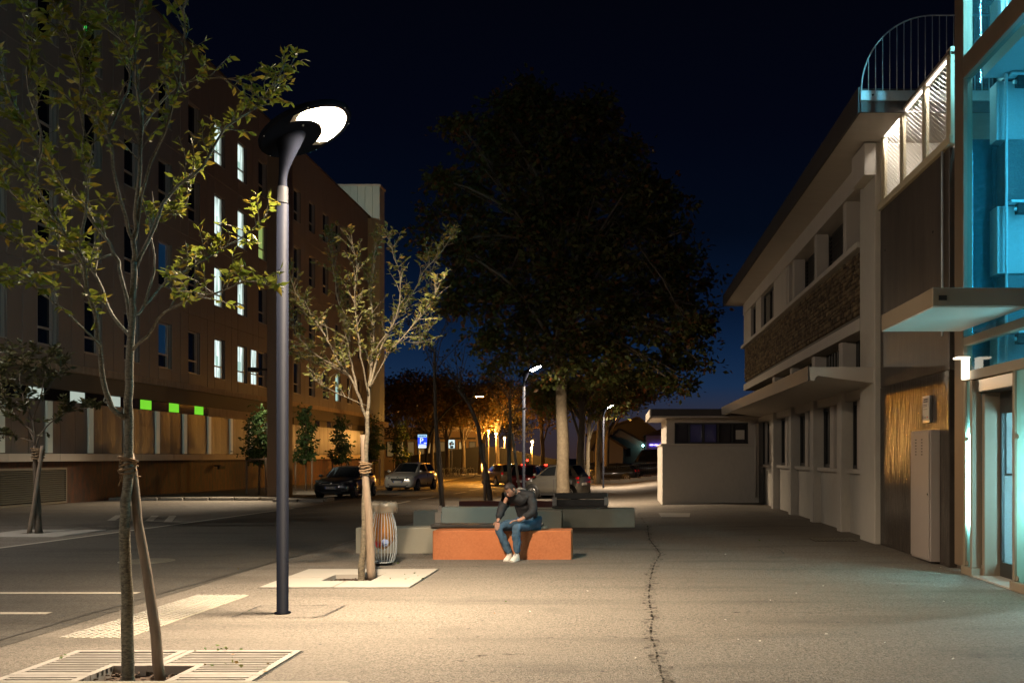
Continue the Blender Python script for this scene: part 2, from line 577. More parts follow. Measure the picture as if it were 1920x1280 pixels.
# ------------------------------------------------------------------ materials
MT = dict(
    plaza=asphalt('plaza_asphalt', (.27, .235, .19), (.075, .064, .052), (.17, .148, .12)),
    road=asphalt('road_asphalt', (.135, .12, .098), (.035, .031, .026), (.085, .076, .062)),
    walk=M('pavement_asphalt', (.2, .175, .14), .85, n=(40, (.11, .1, .08), .2), bump=(60, .4, .01)),
    kerb=M('kerb_concrete', (.36, .33, .28), .8, n=(12, (.24, .22, .19), .3), bump=(40, .3, .005)),
    line=M('road_paint', (.52, .46, .36), .7, n=(30, (.34, .3, .24), .2)),
    seam=M('joint_tar', (.03, .027, .022), .75, n=(25, (.07, .06, .05), .3)),
    concrete=M('grey_concrete', (.45, .41, .31), .75, n=(3.5, (.31, .285, .215), .3), n2=(40, (.39, .36, .28), .2), bump=(60, .15, .004)),
    orange=M('orange_concrete', (.50, .155, .05), .72, n=(2.2, (.34, .10, .032), .22), n2=(28, (.53, .18, .065), .25), bump=(50, .15, .004)),
    unlitorange=M('unlit_orange_concrete', (.16, .045, .03), .7, n=(4, (.10, .03, .022), .3)),  # the orange concrete, darkened in colour to stand for lack of light
    wood=M('dark_timber', (.10, .085, .07), .5, n=(6, (.06, .05, .042), .3), stretch=(1, 8, 8), bump=(14, .2, .003)),
    steel=M('stainless_steel', (.62, .6, .56), .28, 1.0, bump=(120, .05, .001)),
    lampblack=powder('anthracite_paint', (.0034, .0043, .0076), .004, .6),
    lampblack2=powder('collar_paint', (.007, .0075, .009), .004, .6),
    slab=M('pale_concrete_slab', (.40, .365, .315), .75, n=(3, (.34, .31, .26), .22), n2=(90, (.38, .35, .3), .15), bump=(80, .15, .003)),
    grate=M('painted_grate', (.38, .345, .30), .6, n=(4, (.27, .245, .21), .22)),
    soil=M('bark_mulch', (.055, .035, .022), .9, n=(30, (.11, .07, .045), .2), bump=(30, .9, .03)),
    bark=M('young_bark', (.135, .12, .085), .8, n=(10, (.05, .042, .032), .2), n2=(38, (.22, .2, .14), .1), stretch=(1, 1, 2.2), bump=(35, .6, .01)),
    bark2=M('speckled_bark', (.175, .145, .095), .8, n=(20, (.085, .068, .045), .12), bump=(40, .6, .01), stretch=(1, 1, 1.6)),
    oakbark=M('plane_bark', (.20, .16, .10), .85, n=(9, (.085, .065, .04), .13), n2=(34, (.13, .10, .065), .1), bump=(30, .5, .01)),
    darkbark=M('dark_bark', (.07, .055, .04), .9, n=(12, (.12, .09, .06), .25)),
    stake=M('weathered_stake', (.28, .21, .145), .8, n=(5, (.16, .115, .08), .25), stretch=(6, 6, .8), bump=(12, .4, .01)),
    rope=M('coir_rope', (.26, .17, .09), .9, n=(40, (.15, .095, .05), .2)),
    # left block
    clad=M('brown_cladding', (.235, .208, .185), .6, n=(1.2, (.185, .163, .145), .2), n2=(5, (.21, .185, .165), .2), stretch=(1, 1.5, .4)),
    cladgap=M('cladding_joint', (.03, .025, .02), .8),
    winframe=M('grey_aluminium', (.42, .41, .38), .45, .3),
    darkglass=M('dark_glass', (.010, .011, .013), .10, spec=.12),
    blueglass=M('blue_blind', (.015, .06, .13), .15, emit=((.02, .12, .30), .08)),
    litglass=room_mat('lit_window', (.80, 1.0, .93), .95),
    litglass2=emit_mat('lit_window_dim', (.62, .95, .82), .55),
    litgreen=emit_mat('lit_window_green', (.55, .75, .22), .42),
    exitgreen=emit_mat('exit_sign_green', (.05, 1.0, .12), 1.6),
    ledge=M('stained_cornice', (.42, .34, .26), .8, n=(2.2, (.22, .16, .115), .28), stretch=(1, 2.5, .6)),
    soffit=M('grey_fascia', (.10, .088, .068), .75, n=(.8, (.085, .074, .058), .3)),
    strip=M('pale_strip', (.60, .52, .42), .6, n=(1.5, (.54, .46, .37), .3)),
    poly=M('clear_ribbed_panel', (.19, .178, .165), .33, n=(.7, (.14, .13, .12), .3), bump=(3.2, .25, .05), stretch=(1, 1.6, .9), spec=.15),
    polypost=M('pale_post', (.62, .66, .56), .5, emit=((.75, .85, .68), .045)),  # faint glow put into the posts, which hold no lamp
    corten=M('rusted_base', (.062, .035, .024), .7, n=(.9, (.035, .024, .02), .3), n2=(2.6, (.12, .04, .016), .12), stretch=(1, 2.2, .7)),
    louvre=M('louvre_metal', (.18, .165, .125), .5, .4),
    black=M('matt_black', (.012, .012, .012), .8),
    greensq=emit_mat('green_panel', (.20, .72, .035), .75),
    whitesq=emit_mat('white_panel', (.62, .72, .62), .55),
    towerclad=M('pale_green_cladding', (.60, .64, .54), .6, n=(3, (.54, .58, .48), .3), stretch=(6, 6, .3)),
    pylon=M('brown_steel', (.17, .10, .05), .55, n=(2, (.15, .088, .044), .3)),
    # right block
    white=M('white_render', (.55, .495, .425), .85, n=(1.3, (.45, .40, .335), .2), n2=(9, (.50, .445, .38), .2), bump=(60, .2, .003), stretch=(1, 2.2, .45)),
    white2=M('worn_white_render', (.50, .45, .385), .85, n=(1.1, (.42, .385, .32), .25), n2=(9, (.52, .475, .4), .25), bump=(40, .25, .004), stretch=(1, 1, .5)),
    eave=M('dark_fascia', (.045, .038, .034), .6, n=(3, (.06, .05, .045), .3)),
    stone=M('rubble_stone', (.17, .115, .06), .9, n=(6, (.085, .055, .03), .25), bump=(25, .6, .02)),
    stone2=M('rubble_stone_pale', (.26, .18, .095), .9, n=(7, (.14, .095, .05), .25), bump=(25, .6, .02)),
    stone3=M('rubble_stone_dark', (.10, .065, .036), .9, n=(6, (.055, .036, .02), .25), bump=(25, .6, .02)),
    mortar=M('dark_mortar', (.05, .036, .024), .95),
    frame=M('dark_window_frame', (.03, .028, .026), .4),
    blind=M('grey_blind', (.13, .115, .095), .7),
    curtain=M('violet_curtain', (.16, .13, .2), .8, n=(60, (.1, .08, .13), .2), emit=((.1, .09, .2), .05)),
    conc=M('varnished_concrete', (.075, .060, .049), .14, n=(1.1, (.035, .029, .025), .12), n2=(7, (.05, .041, .034), .12), stretch=(1, 3.2, .55), bump=(4.5, .34, .03), spec=.07),
    concm=M('matt_concrete', (.095, .074, .06), .45, n=(1.0, (.04, .032, .027), .11), n2=(7, (.06, .048, .04), .12), stretch=(1, 2.4, .45), bump=(6, .15, .02)),
    shaftd=M('dark_shaft_concrete', (.07, .075, .08), .6, n=(5, (.045, .05, .055), .2), n2=(50, (.1, .1, .1), .1)),
    shaft=M('shaft_concrete', (.42, .42, .42), .75, n=(2, (.37, .37, .37), .3), n2=(40, (.36, .36, .36), .12), bump=(30, .1, .004)),
    bronze=M('bronze_steel', (.20, .14, .09), .45, .2, n=(3, (.17, .12, .078), .3)),
    canopyb=M('canopy_bronze', (.25, .195, .135), .5, .1, n=(4, (.22, .17, .118), .3)),
    backrest=M('lit_backrest', (.60, .56, .44), .75, n=(3, (.48, .45, .35), .25), n2=(40, (.55, .51, .4), .2)),  # raised above the slab tone, standing in for lamp light
    canopyu=M('canopy_soffit', (.55, .53, .48), .55),
    cream=M('cream_steel', (.55, .46, .30), .5),
    galv=M('galvanised_steel', (.50, .54, .55), .45, .15, n=(25, (.40, .44, .46), .2)),
    mesh=M('steel_net', (.5, .48, .42), .4, .8),
    glass=glass_mat('tower_glass', (.66, .94, 1.0), .9, .012, (.3, .85, 1.0)),
    frosted=glass_mat('frosted_glass', (.62, .88, .9), .7, .45, (.55, .9, .9), .2),
    doorglass=glass_mat('door_glass', (.7, .85, .9), 1.0),
    cabinet=M('rose_grey_steel', (.30, .252, .222), .5, n=(1.4, (.26, .218, .19), .25)),
    paper=M('printed_notice', (.55, .5, .42), .5),
    ink=M('black_ink', (.02, .02, .02), .7),
    redink=M('red_ink', (.5, .06, .04), .6),
    tube=emit_mat('cyan_tube', (.11, .70, 1.0), 38.0),
    tubew=emit_mat('white_tube', (.62, .98, 1.0), 320.0),
    tubetop=emit_mat('white_top_tube', (.45, .88, 1.0), 520.0),
    led=emit_mat('warm_led', (1.0, .90, .78), 7.0),
    fixture=emit_mat('warm_fixture', (1.0, .88, .66), 3.0),
    ledplate=emit_mat('street_led', (1.0, .80, .56), 330.0),
    ledbezel=M('led_bezel', (.5, .45, .4), .3, .6),
    sodium=emit_mat('sodium_lamp', SODIUM, 4200.0),
    sodium2=emit_mat('sodium_globe', (1.0, .46, .10), 3200.0),
    tyre=M('tyre_rubber', (.016, .016, .016), .85),
    rim=M('alloy_rim', (.5, .5, .5), .3, .9),
    carglass=M('car_glass', (.012, .014, .016), .05, spec=.6),
    chrome=M('chrome', (.75, .75, .75), .12, 1.0),
    headlamp=M('headlamp_lens', (.55, .56, .58), .12, .6),
    taillamp=M('tail_lens', (.35, .012, .012), .2, emit=((1, .02, .02), .12)),
    brake=emit_mat('brake_light', (1.0, .03, .015), 9.0),
    plate=M('number_plate', (.62, .6, .55), .5),
    plateblue=M('plate_blue', (.03, .09, .4), .5),
    plastic=M('black_plastic', (.02, .02, .02), .55),
)
MT['worn'] = worn_mat('worn_tar', (.055, .047, .038), 9, .50, .72)
MT['worn2'] = worn_mat('worn_tar_dense', (.03, .026, .021), 9, .44, .58)
LEAF = dict(
    young=leaf_mat('young_leaf', (.13, .17, .022), (.20, .22, .03), (.28, .20, .03), .45),
    young2=leaf_mat('olive_leaf', (.10, .11, .028), (.14, .14, .036), (.26, .16, .035), .35),
    oak=leaf_mat('oak_leaf', (.075, .10, .025), (.11, .115, .028), (.20, .075, .025), .4),
    dark=leaf_mat('dark_leaf', (.045, .048, .018), (.06, .06, .02), (.09, .07, .02), .3),
    ever=leaf_mat('glossy_leaf', (.035, .07, .02), (.05, .09, .025), (.07, .11, .03), .2),
    orange=leaf_mat('amber_lit_leaf', (.13, .10, .025), (.20, .13, .03), (.34, .17, .035), .4),  # sodium glow on the street crowns put into the leaf colour
    far=leaf_mat('far_leaf', (.04, .038, .018), (.05, .045, .02), (.09, .06, .02), .3),
    fallen=leaf_mat('fallen_leaf', (.06, .13, .02), (.10, .14, .02), (.26, .12, .03), .1),
)
# ------------------------------------------------------------------ ground, road, pavement, markings
GX = [-400, -150, -80, -50, -30] + [-22 + .5 * i for i in range(43)] + [-.5 + .25 * i for i in range(1, 19)] + [6, 8, 14, 30, 80, 150, 400]
GX = sorted(set(round(x, 3) for x in GX))
GY = sorted(set([-60, -30, -15, -8, -4, 0, 2, 4, 6, 8, 10, 12, 15, 18, 22, 26, 30, 34, 38, 42, 46, 50, 55, 60, 66, 72, 80, 90, 100, 120, 160, 240, 420, 800]))


GRATES = [(-3.74, 7.145, .985), (-3.675, 13.03, .975)]
HOLES = [(a - h, a + h, b - h, b + h) for a, b, h in GRATES]
for h_ in HOLES:
    GX += [h_[0], h_[1]]; GY += [h_[2], h_[3]]
GX.sort(); GY.sort()


def sheet(x0, x1, y0, y1, dz):
    xs = [x0] + [x for x in GX if x0 < x < x1] + [x1]
    ys = [y0] + [y for y in GY if y0 < y < y1] + [y1]
    mb = MB()
    vs_ = [(x, y, g(x, y) + dz) for y in ys for x in xs]
    n = len(xs)
    def open_(i, j):
        cx, cy = (xs[i] + xs[i + 1]) / 2, (ys[j] + ys[j + 1]) / 2
        return any(h[0] < cx < h[1] and h[2] < cy < h[3] for h in HOLES)
    fs_ = [(j * n + i, j * n + i + 1, (j + 1) * n + i + 1, (j + 1) * n + i) for j in range(len(ys) - 1) for i in range(n - 1) if not open_(i, j)]
    return mb.add(vs_, fs_, 0, True)


sheet(-400, 400, -60, 800, 0).build('ground', MT['plaza'], kind='structure')
sheet(-11.6, -5.5, -60, 62, .004).build('road', MT['road'], kind='structure')
sheet(-14.6, -5.0, 62, 100, .004).build('road_bend', MT['road'], kind='structure')
sheet(-14.4, -11.6, 40.4, 62, .004).build('parking_bay', MT['road'], kind='structure')


def kerbed(name, x0, x1, y0, y1, h=.12):
    top = sheet(x0, x1, y0, y1, h)
    o = top.build(name, MT['walk'], kind='structure')
    k = MB()
    def seg(a, b, nx, ny):
        n = max(1, int((Vector(b) - Vector(a)).length / 1.0))
        for i in range(n):
            p = Vector(a).lerp(Vector(b), i / n); q = Vector(a).lerp(Vector(b), (i + .985) / n)
            zs = min(g(p.x, p.y), g(q.x, q.y))
            m = (p + q) / 2
            d = (q - p)
            yield (m.x + nx * .07, m.y + ny * .07, g(m.x, m.y)), d
    me = None
    for a, b, nx, ny in (((x1, y0), (x1, y1), 1, 0), ((x0, y0), (x1 + .14, y0), 0, -1)):
        for c, d in seg((*a, 0), (*b, 0), nx, ny):
            if me is None:
                t = MB().cbox(-.49, .49, -.07, .07, -.25, h + .006, .012)
                me = bpy.data.meshes.new('kerb_stone')
                me.from_pydata(t.v, [], t.f); me.materials.append(MT['kerb'])
            an = math.atan2(d.y, d.x)
            inst('kerb_stone', me, o, Matrix.Translation(c) @ Matrix.Rotation(an, 4, 'Z'))
    return o


kerbed('pavement', -22, -14.5, 40.3, 100)
kerbed('pavement_nose', -14.3, -12.3, 38.6, 40.2)


def flat_quad(mb, pts, dz):
    vs_ = [(p[0], p[1], g(p[0], p[1]) + dz) for p in pts]
    return mb.add(vs_, [tuple(range(len(pts)))], 0)


def strip_along(pts, wd, dz, jit=0.0, step=None):
    """flat strip of width wd along a polyline of (x, y)"""
    P_ = [Vector((p[0], p[1], 0)) for p in pts]
    if step:
        Q = []
        for a, b in zip(P_, P_[1:]):
            n = max(1, int((b - a).length / step))
            Q += [a.lerp(b, i / n) for i in range(n)]
        P_ = Q + [P_[-1]]
    mb = MB(); vs_, fs_ = [], []
    for i, p in enumerate(P_):
        t = (P_[min(i + 1, len(P_) - 1)] - P_[max(i - 1, 0)]).normalized()
        nrm = Vector((-t.y, t.x, 0))
        w1 = wd * (1 + (random.uniform(-1, 1) * jit if jit else 0)) / 2
        w2 = wd * (1 + (random.uniform(-1, 1) * jit if jit else 0)) / 2
        sh = nrm * (random.uniform(-1, 1) * jit * wd * .8)
        for q, ww in ((1, w1), (-1, w2)):
            r = p + nrm * q * ww + sh
            vs_.append((r.x, r.y, g(r.x, r.y) + dz))
    for i in range(len(P_) - 1):
        fs_.append((2 * i, 2 * i + 1, 2 * i + 3, 2 * i + 2))
    return mb.add(vs_, fs_, 0)


strip_along([(-5.85, 4.5), (-5.55, 14.9), (-5.3, 20), (-5.05, 31)], .035, .011, .5, .25).build('road_edge_joint', MT['seam'], kind='structure')
# painted markings, each on the road by itself
strip_along([(-11.62, 8), (-11.62, 15), (-11.5, 22), (-11.5, 33)], .12, .009).build('road_marking', MT['line'], kind='structure')
for (y, x1) in ((11.57, -5.95), (10.08, -6.15), (8.2, -6.2)):
    strip_along([(-10.8, y), (x1, y)], .13, .009).build('bay_marking', MT['line'], kind='structure')
for (u0, v0, u1, v1) in ((785, 936, 815, 931), (852, 925.5, 874, 922), (880, 919.5, 899, 916.5), (919, 914, 940, 911.5), (744, 944, 768, 939.5)):
    a, b = gp(u0, v0), gp(u1, v1)
    strip_along([(a.x, a.y), (b.x, b.y)], .16, .012).build('lane_dash', MT['line'], kind='structure')
for (u0, v0, u1, v1) in ((208, 976, 224, 966), (279, 977, 291, 967), (314, 979, 324, 967)):
    a, b = gp(u0, v0), gp(u1, v1)
    strip_along([(a.x, a.y), (b.x, b.y)], .2, .012).build('bay_dash', MT['line'], kind='structure')
a, b = gp(215, 975.5), gp(340, 978)
strip_along([(a.x, a.y), (b.x, b.y)], .1, .009).build('bay_line', MT['line'], kind='structure')
cv = [gp(u, v) for u, v in ((858, 914), (890, 913), (915, 911), (932, 908.5), (940, 906), (936, 904), (920, 903), (890, 902))]
strip_along([(p.x, p.y) for p in cv], .3, .012).build('curved_marking', MT['line'], kind='structure')

# crack in the plaza, patches, joints
pts = [gp(u, v) for u, v in ((1214, 985), (1217, 1010), (1229, 1025), (1238, 1038), (1226, 1060), (1219, 1085), (1217, 1120), (1224, 1165), (1220, 1190), (1228, 1215), (1240, 1265), (1246, 1285))]
strip_along([(p.x, p.y) for p in pts], .15, .004, .3, .14).build('plaza_crack', MT['worn'], kind='structure')
strip_along([(p.x, p.y) for p in pts], .022, .006, .45, .10).build('crack_core', MT['worn2'], kind='structure')
for q_ in (((1195, 962), (1206, 975), (1214, 985)), ((740, 1062), (860, 1060), (960, 1066)), ((1330, 1150), (1420, 1146), (1530, 1150), (1600, 1143)), ((1000, 1196), (1120, 1193), (1190, 1196)), ((860, 1240), (900, 1228), (985, 1226))):
    pts = [gp(u, v) for u, v in q_]
    strip_along([(p.x, p.y) for p in pts], .05, .005, .5, .15).build('scuff_mark', MT['worn'], kind='structure')
pts = [gp(u, v) for u, v in ((1436, 1024), (1462, 1031), (1470, 1037), (1455, 1040))]
strip_along([(p.x, p.y) for p in pts], .02, .004, .6, .1).build('short_crack', MT['seam'], kind='structure')
patch = asphalt('patched_asphalt', (.22, .19, .155), (.075, .065, .052), (.16, .14, .115))
sheet(-4.05, -3.12, 9.83, 10.62, .004).build('asphalt_patch', patch, kind='structure')
for q in (((-4.07, 9.83), (-4.07, 10.62), (-3.10, 10.64)), ((-3.12, 10.62), (-3.13, 9.95), (-3.2, 9.82))):
    strip_along(list(q), .022, .008, .7, .06).build('patch_joint', MT['seam'], kind='structure')
mb = MB()
c = gp(1272, 965.5)
mb.cbox(c.x - .55, c.x + .55, c.y - .9, c.y + .9, -.03 + c.z, .012 + c.z, .004)
single(mb, 'access_cover', MT['slab'], 'pale rectangular access cover flush in the asphalt near the low annex', 'cover')
for (u, v, lx, ly, lab) in ((1562, 1011.5, .42, .6, 'dark rectangular drain grate by the third wall pier on the right'), (275, 1052, .42, .42, 'dark round manhole cover in the road beside the foreground tree')):
    c = gp(u, v)
    if 'round' in lab:
        mb = MB().lathe([(lx * .86, -.02), (lx * .86, .010), (lx * .84, .012)], 28, Matrix.Translation((c.x, c.y, c.z + .004)))
        mb.lathe([(lx, -.02), (lx, .009)], 28, Matrix.Translation((c.x, c.y, c.z)))
        single(mb, 'manhole_cover', MT['louvre'], lab, 'manhole')
    else:
        dg_ = T('drain_grate', lab, 'drain', (c.x, c.y, 0))
        MB().box(c.x - lx, c.x + lx, c.y - ly / 2, c.y + ly / 2, -.05, .007).build('drain_shade_plate', MT['black'], dg_)  # black plate laid over the ground, painting the shade of a well
        for k in range(11):
            xx = c.x - lx + .03 + k * (2 * lx - .06) / 10
            MB().box(xx - .018, xx + .018, c.y - ly / 2, c.y + ly / 2, -.02, .014).build('grate_bar', MT['louvre'], dg_)

# tactile paving strip: slabs of ribbed concrete
tp = T('tactile_paving', 'pale ribbed tactile paving strip between the road joint and the lamp post', 'paving', (-4.87, 10.06, 0), kind=None)
sl = None
for i in range(2):
    for j in range(8):
        if sl is None:
            t = MB().cbox(-.158, .158, -.165, .165, -.03, .006, .002, 1)
            for k in range(5):
                for q in range(4):
                    t.cbox(-.148 + q * .0755, -.148 + q * .0755 + .05, -.146 + k * .065, -.106 + k * .065, .004, .014, .003)
            sl = bpy.data.meshes.new('paving_slab'); sl.from_pydata(t.v, [], t.f); sl.materials.append(MT['slab']); sl.materials.append(MT['concrete'])
            sl.polygons.foreach_set('material_index', t.m)
        x = -5.04 + i * .325 + (j / 7 - .5) * .07
        inst('paving_slab', sl, tp, Matrix.Translation((x + 4.87, 8.88 + j * .338 - 10.06, 0)))


# ------------------------------------------------------------------ tree grates
def tree_grate(label, cx, cy, half, hole, slatted, hx=None, hy=None, zoff=0.0, pit=True):
    r = T('tree_grate', label, 'tree grate', (cx, cy, 0), group='square tree grates set in the plaza')
    hx = cx if hx is None else hx; hy = cy if hy is None else hy
    bar = .06 if slatted else .0
    quads = ((cx - half, hx, cy - half, hy, 1, 1), (hx, cx + half, cy - half, hy, -1, 1), (cx - half, hx, hy, cy + half, 1, -1), (hx, cx + half, hy, cy + half, -1, -1))
    for (x0, x1, y0, y1, sx_, sy_) in quads:
        x0 += .006; x1 -= .006; y0 += .006; y1 -= .006
        # L-shaped plate round the planting hole
        def cut(xa, xb, ya, yb):
            out = []
            hx0, hx1, hy0, hy1 = hx - hole, hx + hole, hy - hole, hy + hole
            if yb <= hy0 or ya >= hy1 or xb <= hx0 or xa >= hx1:
                return [(xa, xb, ya, yb)]
            if xa < hx0: out.append((xa, hx0, ya, yb))
            if xb > hx1: out.append((hx1, xb, ya, yb))
            mx0, mx1 = max(xa, hx0), min(xb, hx1)
            if ya < hy0: out.append((mx0, mx1, ya, hy0))
            if yb > hy1: out.append((mx0, mx1, hy1, yb))
            return out
        p = None
        if slatted:
            mb = MB()
            rails = [(x0, x0 + bar, y0, y1), (x1 - bar, x1, y0, y1), (x0 + bar, x1 - bar, y0, y0 + bar), (x0 + bar, x1 - bar, y1 - bar, y1)]
            for rl in rails:
                for c_ in cut(*rl):
                    mb.cbox(*c_, -.04, .016, .003)
            # edge of the hole
            ex = hx - hole if sx_ > 0 else hx + hole
            ey = hy - hole if sy_ > 0 else hy + hole
            xa, xb = (x0 + bar, ex) if sx_ > 0 else (ex, x1 - bar)
            ya, yb = (y0 + bar, ey) if sy_ > 0 else (ey, y1 - bar)
            fx = (ex - bar, ex) if sx_ > 0 else (ex, ex + bar)
            fy = (ey - bar, ey) if sy_ > 0 else (ey, ey + bar)
            lo, hi = (ey, y1 - bar) if sy_ > 0 else (y0 + bar, ey)
            mb.cbox(*fx, min(lo, hi) - (bar if sy_ > 0 else 0), max(lo, hi) + (0 if sy_ > 0 else bar), -.10, .015, .003)
            lo, hi = (ex, x1 - bar) if sx_ > 0 else (x0 + bar, ex)
            mb.cbox(min(lo, hi), max(lo, hi), *fy, -.10, .014, .003)
            p = mb.build('grate_panel', MT['grate'], r)
            k = 0
            y = y0 + bar + .035
            while y < y1 - bar - .01:
                for c_ in cut(x0 + bar, x1 - bar, y - .0145, y + .0145):
                    if c_[1] - c_[0] > .05 and c_[3] - c_[2] > .02:
                        inside = (fy[0] - .02 < y < fy[1] + .02) and False
                        xa_, xb_ = c_[0], c_[1]
                        if not inside:
                            MB().box(xa_, xb_, c_[2], c_[3], -.03, .011).build('slat', MT['grate'], p)
                y += .0645
        else:
            mb = MB()
            for c_ in cut(x0, x1, y0, y1):
                mb.box(*c_, -.05, .014)
            mb.build('grate_panel', MT['slab'], r)
    if pit:
        MB().box(cx - half - .02, cx + half + .02, cy - half - .02, cy + half + .02, -.35, -.13).build('grate_pit', MT['black'], r)
        fr = MB()
        for (a, b, c_, d) in ((cx - half - .012, cx - half, cy - half, cy + half), (cx + half, cx + half + .012, cy - half, cy + half), (cx - half - .012, cx + half + .012, cy - half - .012, cy - half), (cx - half - .012, cx + half + .012, cy + half, cy + half + .012)):
            fr.box(a, b, c_, d, -.14, .004)
        fr.build('pit_frame', MT['seam'], r)
    s = MB()
    for i in range(160):
        x = hx + random.uniform(-1, 1) * hole; y = hy + random.uniform(-1, 1) * hole
        s.rbox((x, y, -.06 + random.uniform(-.02, .03)), (random.uniform(.02, .06), random.uniform(.012, .03), .008), random.uniform(0, 6.3), 0,
               Matrix.Rotation(random.uniform(-.6, .6), 3, 'X') @ Matrix.Rotation(random.uniform(0, 6.3), 3, 'Z'))
    s.box(hx - hole, hx + hole, hy - hole, hy + hole, -.12, -.07)
    s.build('mulch', MT['soil'], r, kind='stuff')
    r.location.z += zoff
    return r


tree_grate('slatted pale tree grate under the large foreground tree', *GRATES[0], .33, True, -3.745, 7.2)
tree_grate('plain pale slab grate round the tree beside the wire litter bin', *GRATES[1], .34, False, -3.7, 13.0)
tree_grate('pale slab grate at the far left under the small dark tree', -13.1, 21.1, .98, .25, False, -13.2, 21.2, g(-13, 21.1) + .004, False)
# ------------------------------------------------------------------ left block of flats and offices
XL = -22.0
lb = T('office_building', 'long brown office block with dark and lit slit windows above a glossy panelled base', 'building', (-30, 58, -.4))
Y0, Y1, ZT = 24.0, 82.8, 22.8
ZC = 5.38
MB().box(XL - 16, XL - .25, Y0, Y1 - .05, -1, ZT - .05).build('wall_core', MT['cladgap'], lb)
# cornice, fascia, panels, ledge, base
c = MB()
y = Y0
cor = []
while y < Y1:
    MB().cbox(XL - .5, XL + .08, y, min(y + 3.09, Y1), 5.08, ZC, .01).build('cornice', MT['ledge'], lb)
    MB().cbox(XL - .5, XL + .22, y, min(y + 3.09, Y1), 1.5, 1.80, .012).build('ledge', MT['strip'], lb)
    y += 3.1
MB().box(XL - .5, XL - .12, Y0, Y1, 4.36, 5.08).build('fascia', MT['soffit'], lb)
MB().box(XL - .5, XL - .10, Y0, Y1, -1.2, 1.5).build('base_wall', MT['corten'], lb)
MB().box(XL - .5, XL - .24, Y0, Y1, 3.86, 4.36).build('panel_recess', MT['black'], lb)
for k in range(18):
    yy = 33.0 + 2.77 * k - 5.5
    m_ = MT['whitesq'] if k <= 4 else (MT['greensq'] if k <= 7 else MT['darkglass'])
    if k == 8: continue
    MB().box(XL - .3, XL - .2, yy + 2.0, yy + 3.0, 3.9, 4.33).build('coloured_panel', m_, lb)
    MB().box(XL - .3, XL - .205, yy + 3.03, yy + 4.74, 3.9, 4.33).build('dark_panel', MT['darkglass'] if k < 9 else MT['soffit'], lb)
MB().box(XL - .3, XL - .19, 50.5, 57.5, 3.88, 4.35).build('lit_band', MT['ledge'], lb)  # pale strip, standing in by colour for light on the band
# bulging clear panels of the ground floor
pm = None
y = Y0
while y < Y1 - .5:
    if pm is None:
        t = MB()
        N_ = 7
        vs_, fs_ = [], []
        for z in (0, .5, 1.0, 1.55, 2.05):
            for i in range(N_):
                a = i / (N_ - 1)
                vs_.append((.009 * math.sin(math.pi * a) + (.012 * math.sin(z * 2.2)), a * .985, z))
        for r_ in range(4):
            for i in range(N_ - 1):
                fs_.append((r_ * N_ + i, r_ * N_ + i + 1, (r_ + 1) * N_ + i + 1, (r_ + 1) * N_ + i))
        t.add(vs_, fs_, 0, True)
        pm = bpy.data.meshes.new('clear_panel'); pm.from_pydata(t.v, [], t.f); pm.materials.append(MT['poly'])
        pm.polygons.foreach_set('use_smooth', [True] * len(pm.polygons))
    inst('clear_panel', pm, lb, Matrix.Translation(Vector((XL - .13 + random.uniform(-.01, .01), y, 1.81)) - WL[lb.name]) @ Matrix.Rotation(random.uniform(-.012, .012), 4, 'Z'))
    y += 1.0
for k in range(11):
    yy = 33.2 + 2.83 * k
    MB().box(XL - .16, XL - .05, yy, yy + .34, 1.83, 3.84).build('pale_post', MT['polypost'], lb)
# louvred vent in the base
lv = MB()
ya, yb = 31.0, 37.2
for (a, b, c_, d) in ((ya, ya + .08, -.15, 1.25), (yb - .08, yb, -.15, 1.25), (ya + .08, yb - .08, 1.17, 1.25), (ya + .08, yb - .08, -.15, -.07)):
    lv.box(XL - .1, XL + .02, a, b, c_, d)
lv = lv.build('louvred_vent', MT['louvre'], lb)
MB().box(XL - .1, XL - .085, ya + .08, yb - .08, -.07, 1.17).build('vent_back', MT['black'], lv)
for k in range(15):
    z = -.02 + k * .08
    MB().add([(XL - .08, ya + .08, z + .05), (XL + .012, ya + .08, z), (XL + .012, yb - .08, z), (XL - .08, yb - .08, z + .05),
              (XL - .08, ya + .08, z + .064), (XL + .012, ya + .08, z + .014), (XL + .012, yb - .08, z + .014), (XL - .08, yb - .08, z + .064)],
             [(0, 3, 2, 1), (4, 5, 6, 7), (0, 1, 5, 4), (1, 2, 6, 5), (2, 3, 7, 6), (3, 0, 4, 7)]).build('slat', MT['louvre'], lv)
# wall lamp bracket silhouette
MB().box(XL - .1, XL + .25, 51.0, 51.1, 1.15, 1.22).box(XL + .2, XL + .32, 50.7, 51.4, 1.0, 1.17).build('wall_bracket', MT['black'], lb)

# upper cladding in vertical panels, windows between
rows = [5.97, 9.9, 13.82, 17.72]
WH = 2.15
step = 3.1
meshes = {}


def shared_box(key, sx_, sy_, sz_, mat):
    if key not in meshes:
        t = MB().cbox(-sx_, 0, 0, sy_, 0, sz_, .012)
        me = bpy.data.meshes.new(key[0]); me.from_pydata(t.v, [], t.f); me.materials.append(mat)
        meshes[key] = me
    return meshes[key]


